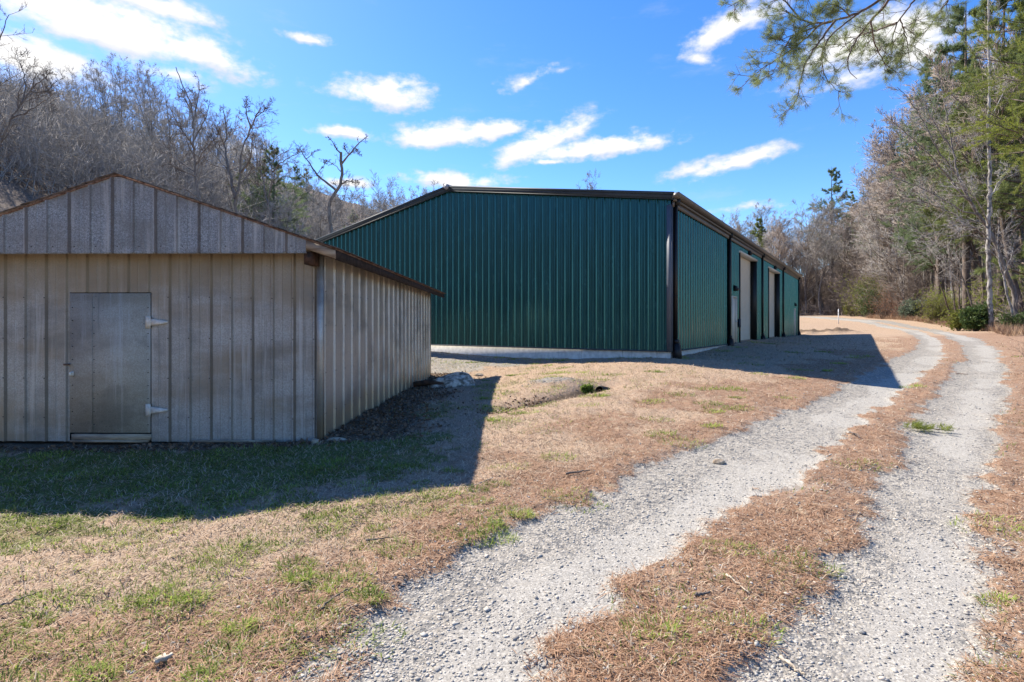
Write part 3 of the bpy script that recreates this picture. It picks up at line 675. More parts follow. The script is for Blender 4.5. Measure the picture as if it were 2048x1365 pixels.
def needles(fo, pts, dd, per, ln, wid, rng, spread=1.1):
    p = np.repeat(pts, per, 0); d_ = nrm(np.repeat(dd, per, 0)+rng.normal(0, spread*.6, (len(p), 3))+np.array([0, 0, .18]))
    L = ln*rng.uniform(.55, 1.15, len(p))[:, None]; sd_ = nrm(np.cross(d_, rng.normal(size=d_.shape)))*wid*.5
    p = p+rng.normal(0, ln*.15, p.shape)
    V = np.stack([p+sd_, p-sd_, p+d_*L], 1).reshape(-1, 3)
    fo.add(V, None, np.arange(len(V)).reshape(-1, 3))
def leaves(mb, pts, dirs, ln, wid, rng, per=1, spread=.7):
    p = np.repeat(pts, per, 0); d_ = nrm(np.repeat(dirs, per, 0)+rng.normal(0, spread, (len(p), 3)))
    L = ln*rng.uniform(.6, 1.2, len(p))[:, None]; s_ = nrm(np.cross(d_, rng.normal(size=d_.shape)))*wid*rng.uniform(.7, 1.1, len(p))[:, None]
    V = np.stack([p, p+d_*L*.45+s_, p+d_*L, p+d_*L*.45-s_], 1).reshape(-1, 3)
    mb.add(V, np.arange(len(V)).reshape(-1, 4))
def shrub(seed, h, wd, n=26, leaf=None, tw=.006, per=3, dens=1.):
    rng = np.random.default_rng(seed); st, lf = MB(), MB()
    a = rng.uniform(0, 6.28, n); s = np.stack([np.cos(a)*wd*.12, np.sin(a)*wd*.12, np.zeros(n)], 1)
    d_ = nrm(np.stack([np.cos(a)*rng.uniform(.1, 1, n)*wd/h, np.sin(a)*rng.uniform(.1, 1, n)*wd/h, np.ones(n)], 1))
    L = h*rng.uniform(.55, 1.05, n); P, D = limb(s, d_, L, 4, .14, .03, rng); tubes(st, P, np.full((n, 1), tw*2.2)*np.linspace(1, .4, 5)[None], 3)
    s, d2, l, _ = kids(P, D, L, int(10*dens), .06, 1, R(25), R(65), rng, .25, .45, .25)
    P2, D2 = limb(s, d2, l, 2, .15, .04, rng); tubes(st, P2, np.full((len(P2), 1), tw)*np.linspace(1, .4, 3)[None], 3)
    s, d3, l, _ = kids(P2, D2, l, 4, .2, 1, R(25), R(60), rng, .4, .8, .2)
    cones(st, np.stack([s, s+d3*l[:, None]], 1), np.full(len(s), tw*.6))
    if leaf:
        e = np.concatenate([s+d3*l[:, None], P2[:, -1]]); dd = np.concatenate([d3, D2[:, -1]])
        leaves(lf, e, dd, leaf[0], leaf[1], rng, per)
    return st, lf
def link_tree(name, label, cat, meshes, loc, rz=0, sc=1., group=None, mats=(None, None), names=('trunk', 'crown')):
    o = thing(name, label, cat, loc, rz, group, (sc, sc, sc) if np.isscalar(sc) else sc)
    for nm_, me, ma in zip(names, meshes, mats):
        if me is not None: part(nm_, me, o, ma)
    return o
def gz(x, y): return float(ground_z(np.array([x]), np.array([y]))[0])

# trees with the limbs of the photograph: polylines (photo pixels at a distance Y, with depth drifting along each limb)
def limbed(name, label, Y, stems, r_base, mt, mc, seed, lv=None, tw=.010, base=None, group=None, cat='tree', sides=9):
    rng = np.random.default_rng(seed); tr, cr = MB(), MB()
    bx, by = stems[0][0][:2]; B = at(bx, by, Y); B[2] = gz(B[0], B[1])-.05
    PP, LL = [], []
    for si, (pl, r0, r1, dd) in enumerate([(s_[0:1][0] if False else s_, None, None, None) if False else (s_['p'], s_['r0'], s_['r1'], s_.get('d', 0)) for s_ in [dict(p=q[0:-1], r0=q[-1][0], r1=q[-1][1], d=q[-1][2]) for q in stems]]):
        pl = list(pl); n = len(pl); yv = Y+np.array([q[2] if len(q) > 2 else 0 for q in pl])+dd*np.linspace(0, 1, n)
        W_ = np.array([at(q[0], q[1], y_) for q, y_ in zip(pl, yv)])
        if si == 0: W_ = np.concatenate([[[B[0], B[1], B[2]]], W_])
        s_ = np.concatenate([[0], np.cumsum(np.linalg.norm(np.diff(W_, axis=0), axis=1))]); L = s_[-1]
        k = max(8, int(L/.35)); q = np.linspace(0, L, k)
        Pn = np.stack([np.interp(q, s_, W_[:, j]) for j in range(3)], 1)
        for _ in range(2): Pn[1:-1] = .25*Pn[:-2]+.5*Pn[1:-1]+.25*Pn[2:]
        Pn[1:-1] += rng.normal(0, .025, (k-2, 3))
        rr = np.linspace(r0, r1, k)*.62
        if si == 0: rr[0] *= 1.3
        Pl = Pn-B
        tubes(tr, Pl[None], rr[None], sides if r0 > .08 else 6)
        m_ = 9; q2 = np.linspace(.12 if si else .35, 1, m_)*L
        Pk = np.stack([np.interp(q2, q, Pl[:, j]) for j in range(3)], 1); PP.append(Pk); LL.append(L*.8)
    P = np.stack(PP); D = nrm(np.gradient(P, axis=1)); L = np.clip(np.array(LL), 1.5, 7.)
    lv = lv or [(14, 4, (.22, .5), (30, 65), .16, .07, 4), (7, 3, (.3, .6), (25, 60), .18, .05, 3), (5, 1, (.4, .8), (20, 60), .1, .05, 0)]
    grow_twigs(tr, cr, P, D, L, 0, rng, lv, tw)
    return link_tree(name, label, cat, (tr.mesh(name+'_trunk', True), cr.mesh(name+'_crown')), B, mats=(mt, mc), group=group)
LFT = 40.
limbed('bare_tree', 'forked bare tree with a crooked trunk rising over the left slope of the green roof', 36.,
  [[(663,480),(660,440),(656,415),(662,395),(674,380),(683,372),(684,345),(682,325),(682,305),(0,0)][:-1]+[(.26,.14,0)],
   [(674,382),(664,374),(640,357),(628,345),(622,330),(613,318),(600,303),(596,290),(.14,.03,1.5)],
   [(682,308),(674,300),(667,285),(655,275),(.09,.02,-1)], [(682,330),(690,318),(700,310),(710,295),(724,279),(736,272),(.11,.03,-1.5)],
   [(700,310),(690,300),(691,290),(.06,.02,.6)], [(684,368),(692,361),(705,364),(712,368),(718,365),(.09,.02,-1)], [(710,296),(722,310),(.04,.015,.4)],
   [(683,345),(672,332),(655,323),(640,318),(.05,.015,1.2)], [(632,350),(648,330),(653,322),(.04,.015,-.6)], [(613,318),(625,305),(636,300),(.05,.015,.5)],
   [(664,455),(650,440),(640,430),(.06,.015,-1)], [(666,460),(690,448),(710,440),(718,428),(.06,.015,.8)]], .3, M_bark, M_twigdark, 11,
   [(14, 3, (.10, .28), (35, 70), .2, .06, 4), (6, 2, (.35, .7), (25, 60), .2, .05, 3), (3, 1, (.4, .8), (20, 60), .1, .05, 0)], .009)
limbed('bare_tree', 'tall bare tree with dense upright crown behind the right slope of the shed roof', 44.,
  [[(400,400),(392,370),(390,330),(386,290),(388,250),(384,215),(372,185),(360,160),(352,135),(.24,.05,0)],
   [(386,255),(392,215),(398,190),(398,160),(.12,.03,2)], [(390,300),(375,275),(355,250),(340,215),(.11,.03,-3)], [(388,280),(405,250),(415,225),(420,200),(.11,.03,1)],
   [(391,330),(410,300),(430,280),(445,260),(.10,.02,-2)], [(391,345),(360,325),(335,300),(320,285),(.10,.02,2)], [(386,225),(372,205),(366,180),(.08,.02,-2)], [(391,355),(375,345),(350,335),(330,320),(.08,.02,-3)]], .3, M_bark, M_twigdark, 12, None, .010)
limbed('bare_tree', 'bare tree splitting into two tall curved stems just above the shed eave', 40.,
  [[(472,425),(470,400),(478,375),(482,345),(480,320),(483,300),(495,275),(503,255),(510,235),(522,215),(.26,.06,0)],
   [(470,398),(463,370),(460,345),(452,315),(448,290),(455,265),(450,235),(445,215),(.18,.04,3)], [(503,256),(493,235),(489,215),(497,198),(.10,.02,-2)], [(482,345),(495,330),(503,318),(503,300),(505,275),(.14,.03,-2)],
   [(510,236),(530,222),(545,205),(.07,.02,2)], [(449,290),(436,262),(425,240),(.08,.02,-2)], [(478,372),(500,345),(515,335),(525,320),(.09,.02,2)]], .3, M_bark, M_twigdark, 13, None, .010)
limbed('bare_tree', 'thin bare tree with twin stems in front of the dark pine on the left', 42.,
  [[(540,445),(538,420),(536,400),(542,375),(545,350),(542,330),(550,315),(565,305),(585,298),(.17,.03,0)],
   [(536,410),(530,385),(527,360),(522,340),(515,325),(.12,.03,2)], [(545,345),(555,330),(570,320),(590,310),(605,302),(.08,.02,-2)], [(542,332),(535,318),(530,300),(520,290),(.07,.02,1)]], .2, M_bark, M_twigdark, 14, None, .009)
limbed('bare_tree', 'bare tree leaning in from the left edge of the photo with long rising branches', 34.,
  [[(-30,420),(-20,330),(0,290),(20,240),(45,205),(60,180),(72,150),(.2,.04,0)], [(45,205),(52,170),(45,140),(35,110),(.08,.02,1.5)], [(62,178),(85,160),(100,145),(.07,.02,-1)], [(60,182),(75,190),(100,180),(118,160),(.07,.02,1)],
   [(0,290),(-15,220),(-20,150),(-5,90),(10,50),(18,30),(.14,.03,-1)], [(20,240),(50,225),(80,210),(110,185),(.08,.02,-1.5)]], .25, M_bark, M_twigdark, 15, None, .009)
# right-hand wood
limbed('bare_tree', 'pale blotchy trunk standing straight beside the dark leafy shrub at the roadside', 44.,
  [[(1982,640),(1980,590),(1977,540),(1976,480),(1978,420),(1980,340),(1976,260),(1980,160),(1976,60),(1980,-60),(.30,.08,0)],
   [(1977,450),(1960,410),(1935,380),(1905,360),(.10,.02,-3)], [(1978,400),(2000,360),(2020,330),(.10,.02,2)], [(1978,300),(1955,260),(1930,235),(.08,.02,-2)], [(1978,240),(2005,190),(2020,150),(.08,.02,1)], [(1977,480),(1950,455),(1920,450),(1890,455),(.07,.015,-2)]], .35, M_palebark, M_twig, 16, None, .010)
limbed('bare_tree', 'leaning many-limbed tree fanning long pale branches left over the drive', 46.,
  [[(2030,590),(2010,540),(1992,490),(1975,455),(1955,430),(1935,395),(1920,360),(.36,.16,0)],
   [(1935,395),(1915,350),(1905,300),(1895,240),(1885,180),(1870,120),(.14,.03,2)], [(1945,410),(1920,385),(1890,345),(1850,300),(1810,265),(1780,240),(.13,.03,-3)],
   [(1955,430),(1920,420),(1880,395),(1840,375),(1800,360),(1760,345),(.12,.03,-2)], [(1965,445),(1930,440),(1890,420),(1850,405),(1800,400),(.09,.02,-4)], [(1920,360),(1900,330),(1880,310),(1850,250),(1820,200),(1795,175),(.12,.03,-1)],
   [(1905,300),(1870,250),(1850,210),(1840,180),(.09,.02,1)], [(1975,455),(1985,420),(1975,370),(1950,300),(1940,240),(.13,.03,3)], [(1990,485),(1940,470),(1890,480),(1840,500),(1790,510),(.08,.02,-3)], [(1960,440),(1910,450),(1860,470),(1800,490),(.07,.02,-5)]], .36, M_bark, M_twig, 17, None, .010)
limbed('bare_tree', 'slim dark trunk bowing left in an arch beside the yellow-green shrub', 58.,
  [[(1898,625),(1888,590),(1875,550),(1865,525),(1850,512),(1830,506),(1808,508),(.14,.05,-2)], [(1865,525),(1862,505),(1855,480),(.06,.02,1)]], .15, M_pinebark, M_twig, 18, None, .009)
limbed('bare_tree', 'slim grey trunk leaning left in front of two straight stems', 52.,
  [[(1948,625),(1938,590),(1925,555),(1912,530),(1895,515),(1880,500),(.16,.05,-1)], [(1925,555),(1920,520),(1918,470),(.06,.02,1)]], .16, M_bark, M_twig, 19, None, .009)
limbed('bare_tree', 'dark stem, left of a close pair of straight trunks behind the shrubs', 57.,
  [[(1911,625),(1906,580),(1902,530),(1905,470),(1900,400),(.12,.04,0)], [(1902,520),(1885,480),(1870,450),(.05,.02,1)]], .13, M_pinebark, M_twig, 20, None, .009)
limbed('bare_tree', 'dark stem, right of a close pair of straight trunks behind the shrubs', 57.6,
  [[(1920,620),(1917,570),(1914,520),(1912,450),(1916,380),(1912,320),(.13,.04,0)], [(1914,500),(1930,460),(1945,430),(.05,.02,1)]], .13, M_pinebark, M_twig, 21, None, .009)
limbed('bare_tree', 'thin whitish trunk slanting left below the leaning many-limbed tree', 43.,
  [[(2028,640),(2018,600),(2008,565),(2000,530),(1995,500),(1998,440),(.16,.05,0)], [(2005,555),(2020,520),(2030,480),(.05,.02,1)]], .16, M_palebark, M_twig, 22, None, .009)

# shared variants for the woods
rngv = np.random.default_rng(77)
BARE = []
for i in range(7):
    a_, b_ = bare_tree(100+i, 18., .15, nl=[20, 18, 24, 17, 20, 26, 16][i], t0=[.22, .3, .14, .36, .2, .08, .4][i], ang=[(35, 60), (25, 45), (40, 70), (20, 40), (30, 55), (35, 65), (22, 42)][i], lr=(.30, .52), tw=.013, dense=1.0, up=[.10, .16, .08, .2, .12, .1, .18][i])
    BARE.append((a_.mesh('bare_trunk', True), b_.mesh('bare_crown')))
PINE = []
for i in range(4):
    a_, b_ = pine(200+i, 22., .28, nw=[84, 66, 96, 74][i], t0=[.18, .3, .12, .22][i], blen=[.21, .24, .19, .22][i], per=7, nl_=.32, nwid=.036)
    PINE.append((a_.mesh('pine_trunk', True), b_.mesh('pine_foliage')))
for a_, b_ in BARE: a_.materials.append(M_bark); b_.materials.append(M_twig)
BARE2 = []
for a_, b_ in BARE:
    a2, b2 = a_.copy(), b_.copy(); a2.materials.clear(); b2.materials.clear(); a2.materials.append(M_pinebark); b2.materials.append(M_twigred); BARE2.append((a2, b2))
for i, (a_, b_) in enumerate(PINE): a_.materials.append(M_pinebark); b_.materials.append([M_needle, M_needleblue, M_needle, M_needleblue][i])

def plant(meshes, name, label, cat, x, y, H, H0, group, names, rng, wide=1.):
    z = gz(x, y); s = H/H0
    return link_tree(name, label, cat, meshes, (x, y, z-.1), rng.uniform(0, 6.28), (s*wide, s*wide, s), group, names=names)
# left hillside
SKL = np.array([(-60, 150), (0, 150), (80, 165), (150, 140), (230, 140), (300, 160), (370, 170), (420, 230), (500, 255), (560, 290), (620, 335), (700, 360), (760, 345), (850, 360), (900, 420), (1150, 470), (1300, 480)], float)
SKM = np.array([(-60, 190), (0, 190), (150, 215), (300, 262), (450, 318), (600, 375), (700, 398), (850, 395), (900, 425), (1150, 470)], float)
rng = np.random.default_rng(5)
n_l = 0; tries = 0; used = []
while n_l < 122 and tries < 6000:
    tries += 1
    px = rng.uniform(-110, 960); Y = rng.uniform(50, 135)**1.0; x = (px-CX)/F*Y
    if -x+.15*Y < 23: 
        if not (px > 560 and Y > 62): continue
    if any((x-a)**2+(Y-b)**2 < 14 for a, b in used): continue
    z = gz(x, Y); top = np.interp(px, SKL[:, 0], SKL[:, 1])+abs(rng.normal(0, 22))-10 if rng.random() < .5 and Y > 62 else np.interp(px, SKM[:, 0], SKM[:, 1])+abs(rng.normal(0, 40))-12
    Hm = (HY-top)/F*Y+CH-z; H = min(rng.uniform(13, 24), Hm)
    if H < 7: continue
    used.append((x, Y)); n_l += 1
    if px > 470 and rng.random() < .10: plant(PINE[rng.integers(0, 4)], 'pine_tree', 'dark green pine among the bare trees behind the shed', 'tree', x, Y, min(H, 14), 22., 'pines on the left hillside', ('trunk', 'crown'), rng)
    else: plant(BARE[rng.integers(0, 7)], 'bare_tree', 'leafless grey tree on the left hillside behind the shed', 'tree', x, Y, H, 18., 'bare trees on the left hillside', ('trunk', 'crown'), rng, rng.uniform(.95, 1.45))
p_ = at(545, 640, 62); plant(PINE[1], 'pine_tree', 'dark green pine with open top between the bare trees on the left', 'tree', p_[0], 62., 22.5-gz(p_[0], 62), 22., None, ('trunk', 'crown'), rng, 1.1)
# right hillside and far end of the valley
SKR = np.array([(1160, 420), (1215, 378), (1260, 430), (1440, 430), (1480, 412), (1530, 415), (1580, 395), (1640, 385), (1700, 370), (1760, 255), (1800, 215), (1850, 170), (1900, 90), (1960, 0), (2200, -150)], float)
n_r = 0; tries = 0; used = []
while n_r < 172 and tries < 12000:
    tries += 1
    px = rng.uniform(1440, 2140); Y = 46+rng.uniform(0, 1)**1.6*100; x = (px-CX)/F*Y
    if (x-hill_x(Y))*.8 < 6.5 and Y < 108: continue
    if Y >= 108 and px < 1640 and Y < 112: continue
    if px > 2048 and Y < 55: continue
    if any((x-a)**2+(Y-b)**2 < 11 for a, b in used): continue
    z = gz(x, Y); top = np.interp(px, SKR[:, 0], SKR[:, 1])+abs(rng.normal(0, 28))-8
    Hm = (HY-top)/F*Y+CH-z; H = min(rng.uniform(15, 34), Hm) if px > 1690 else min(rng.uniform(14, 26), Hm)
    if H < 6: continue
    used.append((x, Y)); n_r += 1
    u = rng.random(); pp = .11 if px > 1700 else .05
    if u < pp: plant(PINE[rng.integers(0, 4)], 'pine_tree', 'green pine standing in the wood right of the drive', 'tree', x, Y, min(H*1.05, Hm), 22., 'pines in the right-hand wood', ('trunk', 'crown'), rng)
    elif u < .62: plant(BARE2[rng.integers(0, 7)], 'bare_tree', 'leafless brownish tree in the wood right of the drive', 'tree', x, Y, H, 18., 'brownish bare trees in the right-hand wood', ('trunk', 'crown'), rng, rng.uniform(1., 1.5))
    else: plant(BARE[rng.integers(0, 7)], 'bare_tree', 'leafless grey tree in the wood right of the drive', 'tree', x, Y, H, 18., 'grey bare trees in the right-hand wood', ('trunk', 'crown'), rng, rng.uniform(1., 1.5))
x_ = 640/F*128; plant(PINE[1], 'pine_tree', 'lone bluish pine with a pointed tiered top against the sky at right', 'tree', x_, 128., (HY-332)/F*128+CH-gz(x_, 128), 22., None, ('trunk', 'crown'), rng, .9)
x_ = 191/F*90; plant(BARE[3], 'bare_tree', 'bare treetop showing above the green roof ridge', 'tree', x_, 90., (HY-368)/F*90+CH-gz(x_, 90), 18., None, ('trunk', 'crown'), rng)
# tall pines at the right edge
for i, (px, Y, H, sc_, lb) in enumerate([(2003, 52, 36, 1.1, 'tall dense pine filling the upper right behind the pale trunk'), (1935, 58, 35, 1.15, 'tall pine with layered dark branches left of the pale trunk top'), (2068, 47, 34, 1.1, 'tall pine at the right edge with a dark straight trunk'), (1880, 66, 33, 1.1, 'slender pine rising out of the bare wood near the drive bend')]):
    x = (px-CX)/F*Y; plant(PINE[i], 'pine_tree', lb, 'tree', x, Y, H, 22., None, ('trunk', 'crown'), rng, .8*sc_)

SLIM = []
for i in range(3):
    a_, b_ = bare_tree(400+i, 24., .17, nl=13, t0=[.48, .42, .55][i], ang=(22, 45), lr=(.18, .34), tw=.013, up=.14, sway=.035)
    a_, b_ = a_.mesh('slim_trunk', True), b_.mesh('slim_crown'); a_.materials.append([M_palebark, M_bark, M_palebark][i]); b_.materials.append(M_twig); SLIM.append((a_, b_))
rs_ = np.random.default_rng(31)
for k in range(22):
    Y = rs_.uniform(48, 96); x = hill_x(Y)+rs_.uniform(6.5, 15)/.8
    if x/Y > .96: continue
    Hm = (HY-np.interp(CX+x/Y*F, SKR[:, 0], SKR[:, 1]))/F*Y+CH-gz(x, Y)
    plant(SLIM[k % 3], 'bare_tree', 'tall slim straight bare tree with a high crown on the bank right of the drive', 'tree', x, Y, min(rs_.uniform(20, 27), Hm), 24., 'slim straight trees on the right bank', ('trunk', 'crown'), rs_)
# nearer bright pine reaching in at the right edge
a_, b_ = pine(300, 24., .25, nw=76, t0=.3, blen=.24, nl_=.20, nwid=.016, per=13, c2=9)
link_tree('pine_tree', 'bright yellow-green pine reaching in from the right edge of the photo', 'tree', (a_.mesh('near_pine_trunk', True), b_.mesh('near_pine_crown')), (22.9, 20.5, gz(22.9, 20.5)-.1), 1.0, 1., mats=(M_pinebark, M_needlebright))

# overhanging bough, the trunk it grows from stands right of the photograph
def overhang():
    rng = np.random.default_rng(8); Y = 8.; wd, fo = MB(), MB(); B = np.array([9.9, 8.3, gz(9.9, 8.3)-.1])
    o = thing('pine_tree', 'overhanging pine bough with open needle tufts hanging in from the top right', 'tree', B)
    tk = MB(); tubes(tk, np.array([[(0, 0, 0), (.1, .1, 4), (0, .2, 9), (.1, .2, 15.)]]), np.array([[.34, .28, .2, .06]]), 12); tk.build('trunk', M_pinebark, o, True)
    limbs = [([(2120,-190),(1900,-130),(1810,-40),(1763,0),(1720,25),(1681,40),(1641,49),(1621,48),(1592,36),(1572,21)], .055, .008, 0.),
      ([(1661,43),(1608,63),(1559,81)], .014, .004, -.3), ([(1641,49),(1592,96),(1532,132),(1490,165)], .016, .004, .3), ([(1670,42),(1621,109),(1605,138),(1598,185),(1588,211)], .018, .004, -.4),
      ([(1810,-40),(1780,0),(1740,43),(1707,86),(1694,122),(1696,148),(1714,158)], .024, .004, .5), ([(2120,-190),(1920,-90),(1829,0),(1806,30),(1790,53),(1785,76),(1783,102)], .045, .005, 1.0), ([(1793,46),(1747,63),(1707,76),(1680,100)], .014, .004, .8),
      ([(1898,-60),(1898,0),(1875,30),(1849,69),(1829,92)], .016, .003, .9), ([(2120,-190),(1950,-120),(1898,-60)], .04, .016, .9), ([(1720,25),(1660,70),(1640,110),(1650,160),(1680,185)], .014, .003, .2), ([(1600,40),(1570,0),(1520,-30),(1470,10),(1455,15)], .012, .003, .1), ([(1621,48),(1580,75),(1560,110),(1545,150)], .012, .003, -.2), ([(1740,43),(1750,90),(1770,130),(1800,150)], .012, .003, .6), ([(1763,0),(1700,-30),(1640,-30),(1590,-10),(1540,5)], .02, .004, -.3), ([(1800,38),(1815,90),(1822,140)], .010, .003, 1.0), ([(1700,33),(1670,5),(1650,10)], .012, .003, -.5)]
    PP, DD, LL = [], [], []
    for pl, r0, r1, dy in limbs:
        W_ = np.array([at(px, py, Y+dy*min(1, i/2.)+.12*math.sin(i*2.1+dy*5)) for i, (px, py) in enumerate(pl)])
        if pl[0][0] > 2000: W_ = np.concatenate([[B+np.array([0, .15, 8.2])], W_[1:]])
        s_ = np.concatenate([[0], np.cumsum(np.linalg.norm(np.diff(W_, axis=0), axis=1))]); L = s_[-1]; k = max(8, int(L/.08)); q = np.linspace(0, L, k)
        Pn = np.stack([np.interp(q, s_, W_[:, j]) for j in range(3)], 1)
        for _ in range(3): Pn[1:-1] = .25*Pn[:-2]+.5*Pn[1:-1]+.25*Pn[2:]
        Pn[1:-1] += rng.normal(0, .006, (k-2, 3)); Pl = Pn-B
        tubes(wd, Pl[None], np.linspace(r0, r1, k)[None], 7)
        lo = .45 if r0 > .03 else .15
        q2 = np.linspace(lo, 1, 10)*L; PP.append(np.stack([np.interp(q2, q, Pl[:, j]) for j in range(3)], 1)); LL.append(min(L*(1-lo), 1.3))
    P = np.stack(PP); D = nrm(np.gradient(P, axis=1)); L = np.array(LL)
    s, d_, l, _ = kids(P, D, L, 13, .0, 1, R(25), R(65), rng, .20, .5, .3); l = np.clip(l, .12, .55)
    P2, D2 = limb(s, d_, l*.85, 4, .16, .02, rng); tubes(wd, P2, np.full((len(P2), 1), .0052)*np.linspace(1, .5, 5)[None], 4)
    s, d_, l3, _ = kids(P2, D2, l, 4, .25, 1, R(25), R(60), rng, .3, .65, .2); l3 = np.clip(l3, .05, .3)
    P3, D3 = limb(s, d_, l3, 2, .15, .03, rng); tubes(wd, P3, np.full((len(P3), 1), .0032)*np.linspace(1, .6, 3)[None], 3)
    keep = rng.random(len(P3)) < .8
    e = np.concatenate([P3[keep, -1], P2[:, -1]]); dd = np.concatenate([D3[keep, -1], D2[:, -1]])
    e = np.concatenate([e, P3[keep, 1]]); dd = np.concatenate([dd, D3[keep, 1]])
    needles(fo, e, dd, 30, .108, .0036, rng, .95)
    wd.build('bough', M_pinebark, o, True); fo.build('needles', leafy('bough_needle', (.08, .125, .06), (.32, .36, .13), 4., .5), o)
overhang()

# shrubs at the edge of the wood
def sh_mesh(seed, h, wd_, leaf, n=26, per=3, dens=1., tw=.008):
    a_, b_ = shrub(seed, h, wd_, n, leaf, tw, per, dens); return a_.mesh('shrub_stems'), (b_.mesh('shrub_leaves') if b_.n else None)
def put_shrub(px, py, Y, h, wd_, leafm, leaf, name, label, seed, per=3, n=26, stem=M_twigdark, dens=1.):
    x = (px-CX)/F*Y; me = sh_mesh(seed, h, wd_, leaf, n, per, dens)
    return link_tree(name, label, 'shrub', me, (x, Y, gz(x, Y)-.05), 0, 1., mats=(stem, leafm), names=('stems', 'leaves'))
put_shrub(1950, 660, 45, 1.9, .75, M_rhodo, (.26, .05), 'evergreen_shrub', 'dark glossy evergreen shrub beside the pale trunk at the roadside', 41, 5, 34)
put_shrub(1917, 655, 50, 1.8, .75, M_yel, (.16, .04), 'evergreen_shrub', 'small yellow-green shrub touching the dark glossy one at the roadside', 42, 5, 26)
put_shrub(1870, 645, 60, 3.0, 1.6, M_yel, (.13, .03), 'evergreen_shrub', 'broad yellow-green shrub under the arching slim trunk', 43, 4, 34)
put_shrub(1822, 600, 69, 2.4, 1.2, leafy('pale_evergreen_leaf', (.06, .09, .05), (.20, .24, .16), 2.5, .25), (.24, .05), 'evergreen_shrub', 'pale silvery-green shrub up the bank left of a thick trunk', 44, 4, 28)
put_shrub(1768, 620, 77, 4.4, 2.4, M_brown, (.12, .035), 'beech_sapling', 'sapling holding rust-orange dead leaves on the bank', 45, 1, 30)
put_shrub(1730, 600, 92, 7.5, 2.6, M_yel, (.20, .05), 'young_evergreen', 'tall yellow-green young evergreen at the far bend of the drive', 46, 4, 34)
put_shrub(1744, 615, 86, 4.6, 1.3, M_rhodo, (.22, .05), 'young_evergreen', 'dark green holly-like bush at the foot of the yellow-green evergreen', 47, 5, 30)
put_shrub(2032, 655, 42, 1.5, .9, M_rhodo, (.16, .04), 'evergreen_shrub', 'low loose evergreen at the right edge behind the slanting trunk', 48, 2, 24)
put_shrub(2010, 600, 52, 4.5, 4.0, M_needlebright, (.22, .03), 'young_evergreen', 'bright green undergrowth behind the slanting white trunk', 49, 4, 30)
put_shrub(1900, 560, 62, 4.0, 3.5, M_needlebright, (.22, .03), 'young_evergreen', 'green sapling high on the bank between the slim trunks', 50, 3, 30)
put_shrub(1800, 640, 72, 2.6, 2.4, M_brown, (.10, .03), 'brushy_shrub', 'low brown brush along the bank right of the rusty sapling', 51, 1, 30, dens=.6)
put_shrub(1706, 636, 100, 3.0, 2.4, M_yel, (.16, .04), 'brushy_shrub', 'olive roadside bush where the drive disappears', 52, 2, 30)
x_ = 14.6; me_ = sh_mesh(53, 1.3, 1.4, None, 14, 1, .8, .004)
link_tree('bare_shrub', 'thin leafless twigs reaching in at the right edge beside the drive', 'shrub', me_[:1], (x_, 14.6, gz(x_, 14.6)-.03), 0, 1., mats=(M_twigdark,), names=('stems',))

# brush and saplings too many to count, as loose masses
def brush(name, n, region, hgt, wid, mat_, seed):
    rng = np.random.default_rng(seed); x, y = region(rng, n); z = ground_z(x, y); m_ = len(x)
    P0 = np.stack([x, y, z-.1], 1); d_ = nrm(np.stack([rng.normal(0, .45, m_), rng.normal(0, .45, m_), np.ones(m_)], 1)); L = hgt*rng.uniform(.35, 1., m_)
    b = MB(); P, D = limb(P0, d_, L, 2, .25, 0., rng); tubes(b, P, np.full((m_, 1), wid)*np.linspace(1, .4, 3)[None], 3)
    s, d2, l, _ = kids(P, D, L, 7, .2, 1, R(25), R(70), rng, .3, .7, .3); P, D = limb(s, d2, l, 2, .2, .03, rng); tubes(b, P, np.full((len(P), 1), wid*.6)*np.linspace(1, .5, 3)[None], 3)
    s, d2, l, _ = kids(P, D, l, 3, .2, 1, R(25), R(65), rng, .35, .8, .3); cones(b, np.stack([s, s+d2*l[:, None]], 1), np.full(len(s), wid*.5))
    return tag(b.build(name, mat_), kind='stuff')
def regL(rng, n):
    px = rng.uniform(-60, 900, n); Y = rng.uniform(48, 120, n); x = (px-CX)/F*Y; k = (-x+.15*Y > 25) | ((px > 560) & (Y > 66)); return x[k], Y[k]
def regR(rng, n):
    px = rng.uniform(1590, 2060, n); Y = 40+rng.uniform(0, 1, n)**1.5*75; x = (px-CX)/F*Y; k = ((x-hill_x(Y))*.8 > 5.2+rng.uniform(0, 3, n)) | (Y > 108); return x[k], Y[k]
tag(brush('hillside_brush', 5000, regL, 9., .042, M_twig, 61), 'tangle of bare grey saplings and brush covering the left hillside', 'brush')
def regF(rng, n):
    px = rng.uniform(1430, 1900, n); Y = rng.uniform(78, 135, n); x = (px-CX)/F*Y; k = ((x-hill_x(Y))*.8 > 6) | (Y > 118); return x[k], Y[k]
tag(brush('sapling_thicket', 3600, regF, 10., .04, M_twigred, 64), 'far mass of thin bare brown saplings beyond the bend of the drive', 'thicket')
tag(brush('woodland_brush', 4200, regR, 3.6, .024, M_twigred, 62), 'tangle of bare brown brush on the bank right of the drive', 'brush')
def reg_edge(rng, n):
    y = rng.uniform(36, 85, n); x = hill_x(y)+(3.5+rng.uniform(0, 1, n)**1.5*7)/.8; return x, y
b = MB(); rng = np.random.default_rng(63); x, y = reg_edge(rng, 26000); z = ground_z(x, y)
d_ = nrm(np.stack([rng.normal(0, .6, len(x)), rng.normal(0, .6, len(x)), np.ones(len(x))], 1)); needles(b, np.stack([x, y, z-.02], 1), d_, 1, .75, .03, rng, .5)
tag(b.build('dry_weeds', simple('dry_weed', (.22, .13, .075), (.42, .29, .18), .8, .9)), 'dry tan weeds along the foot of the wooded bank', 'weeds', kind='stuff')

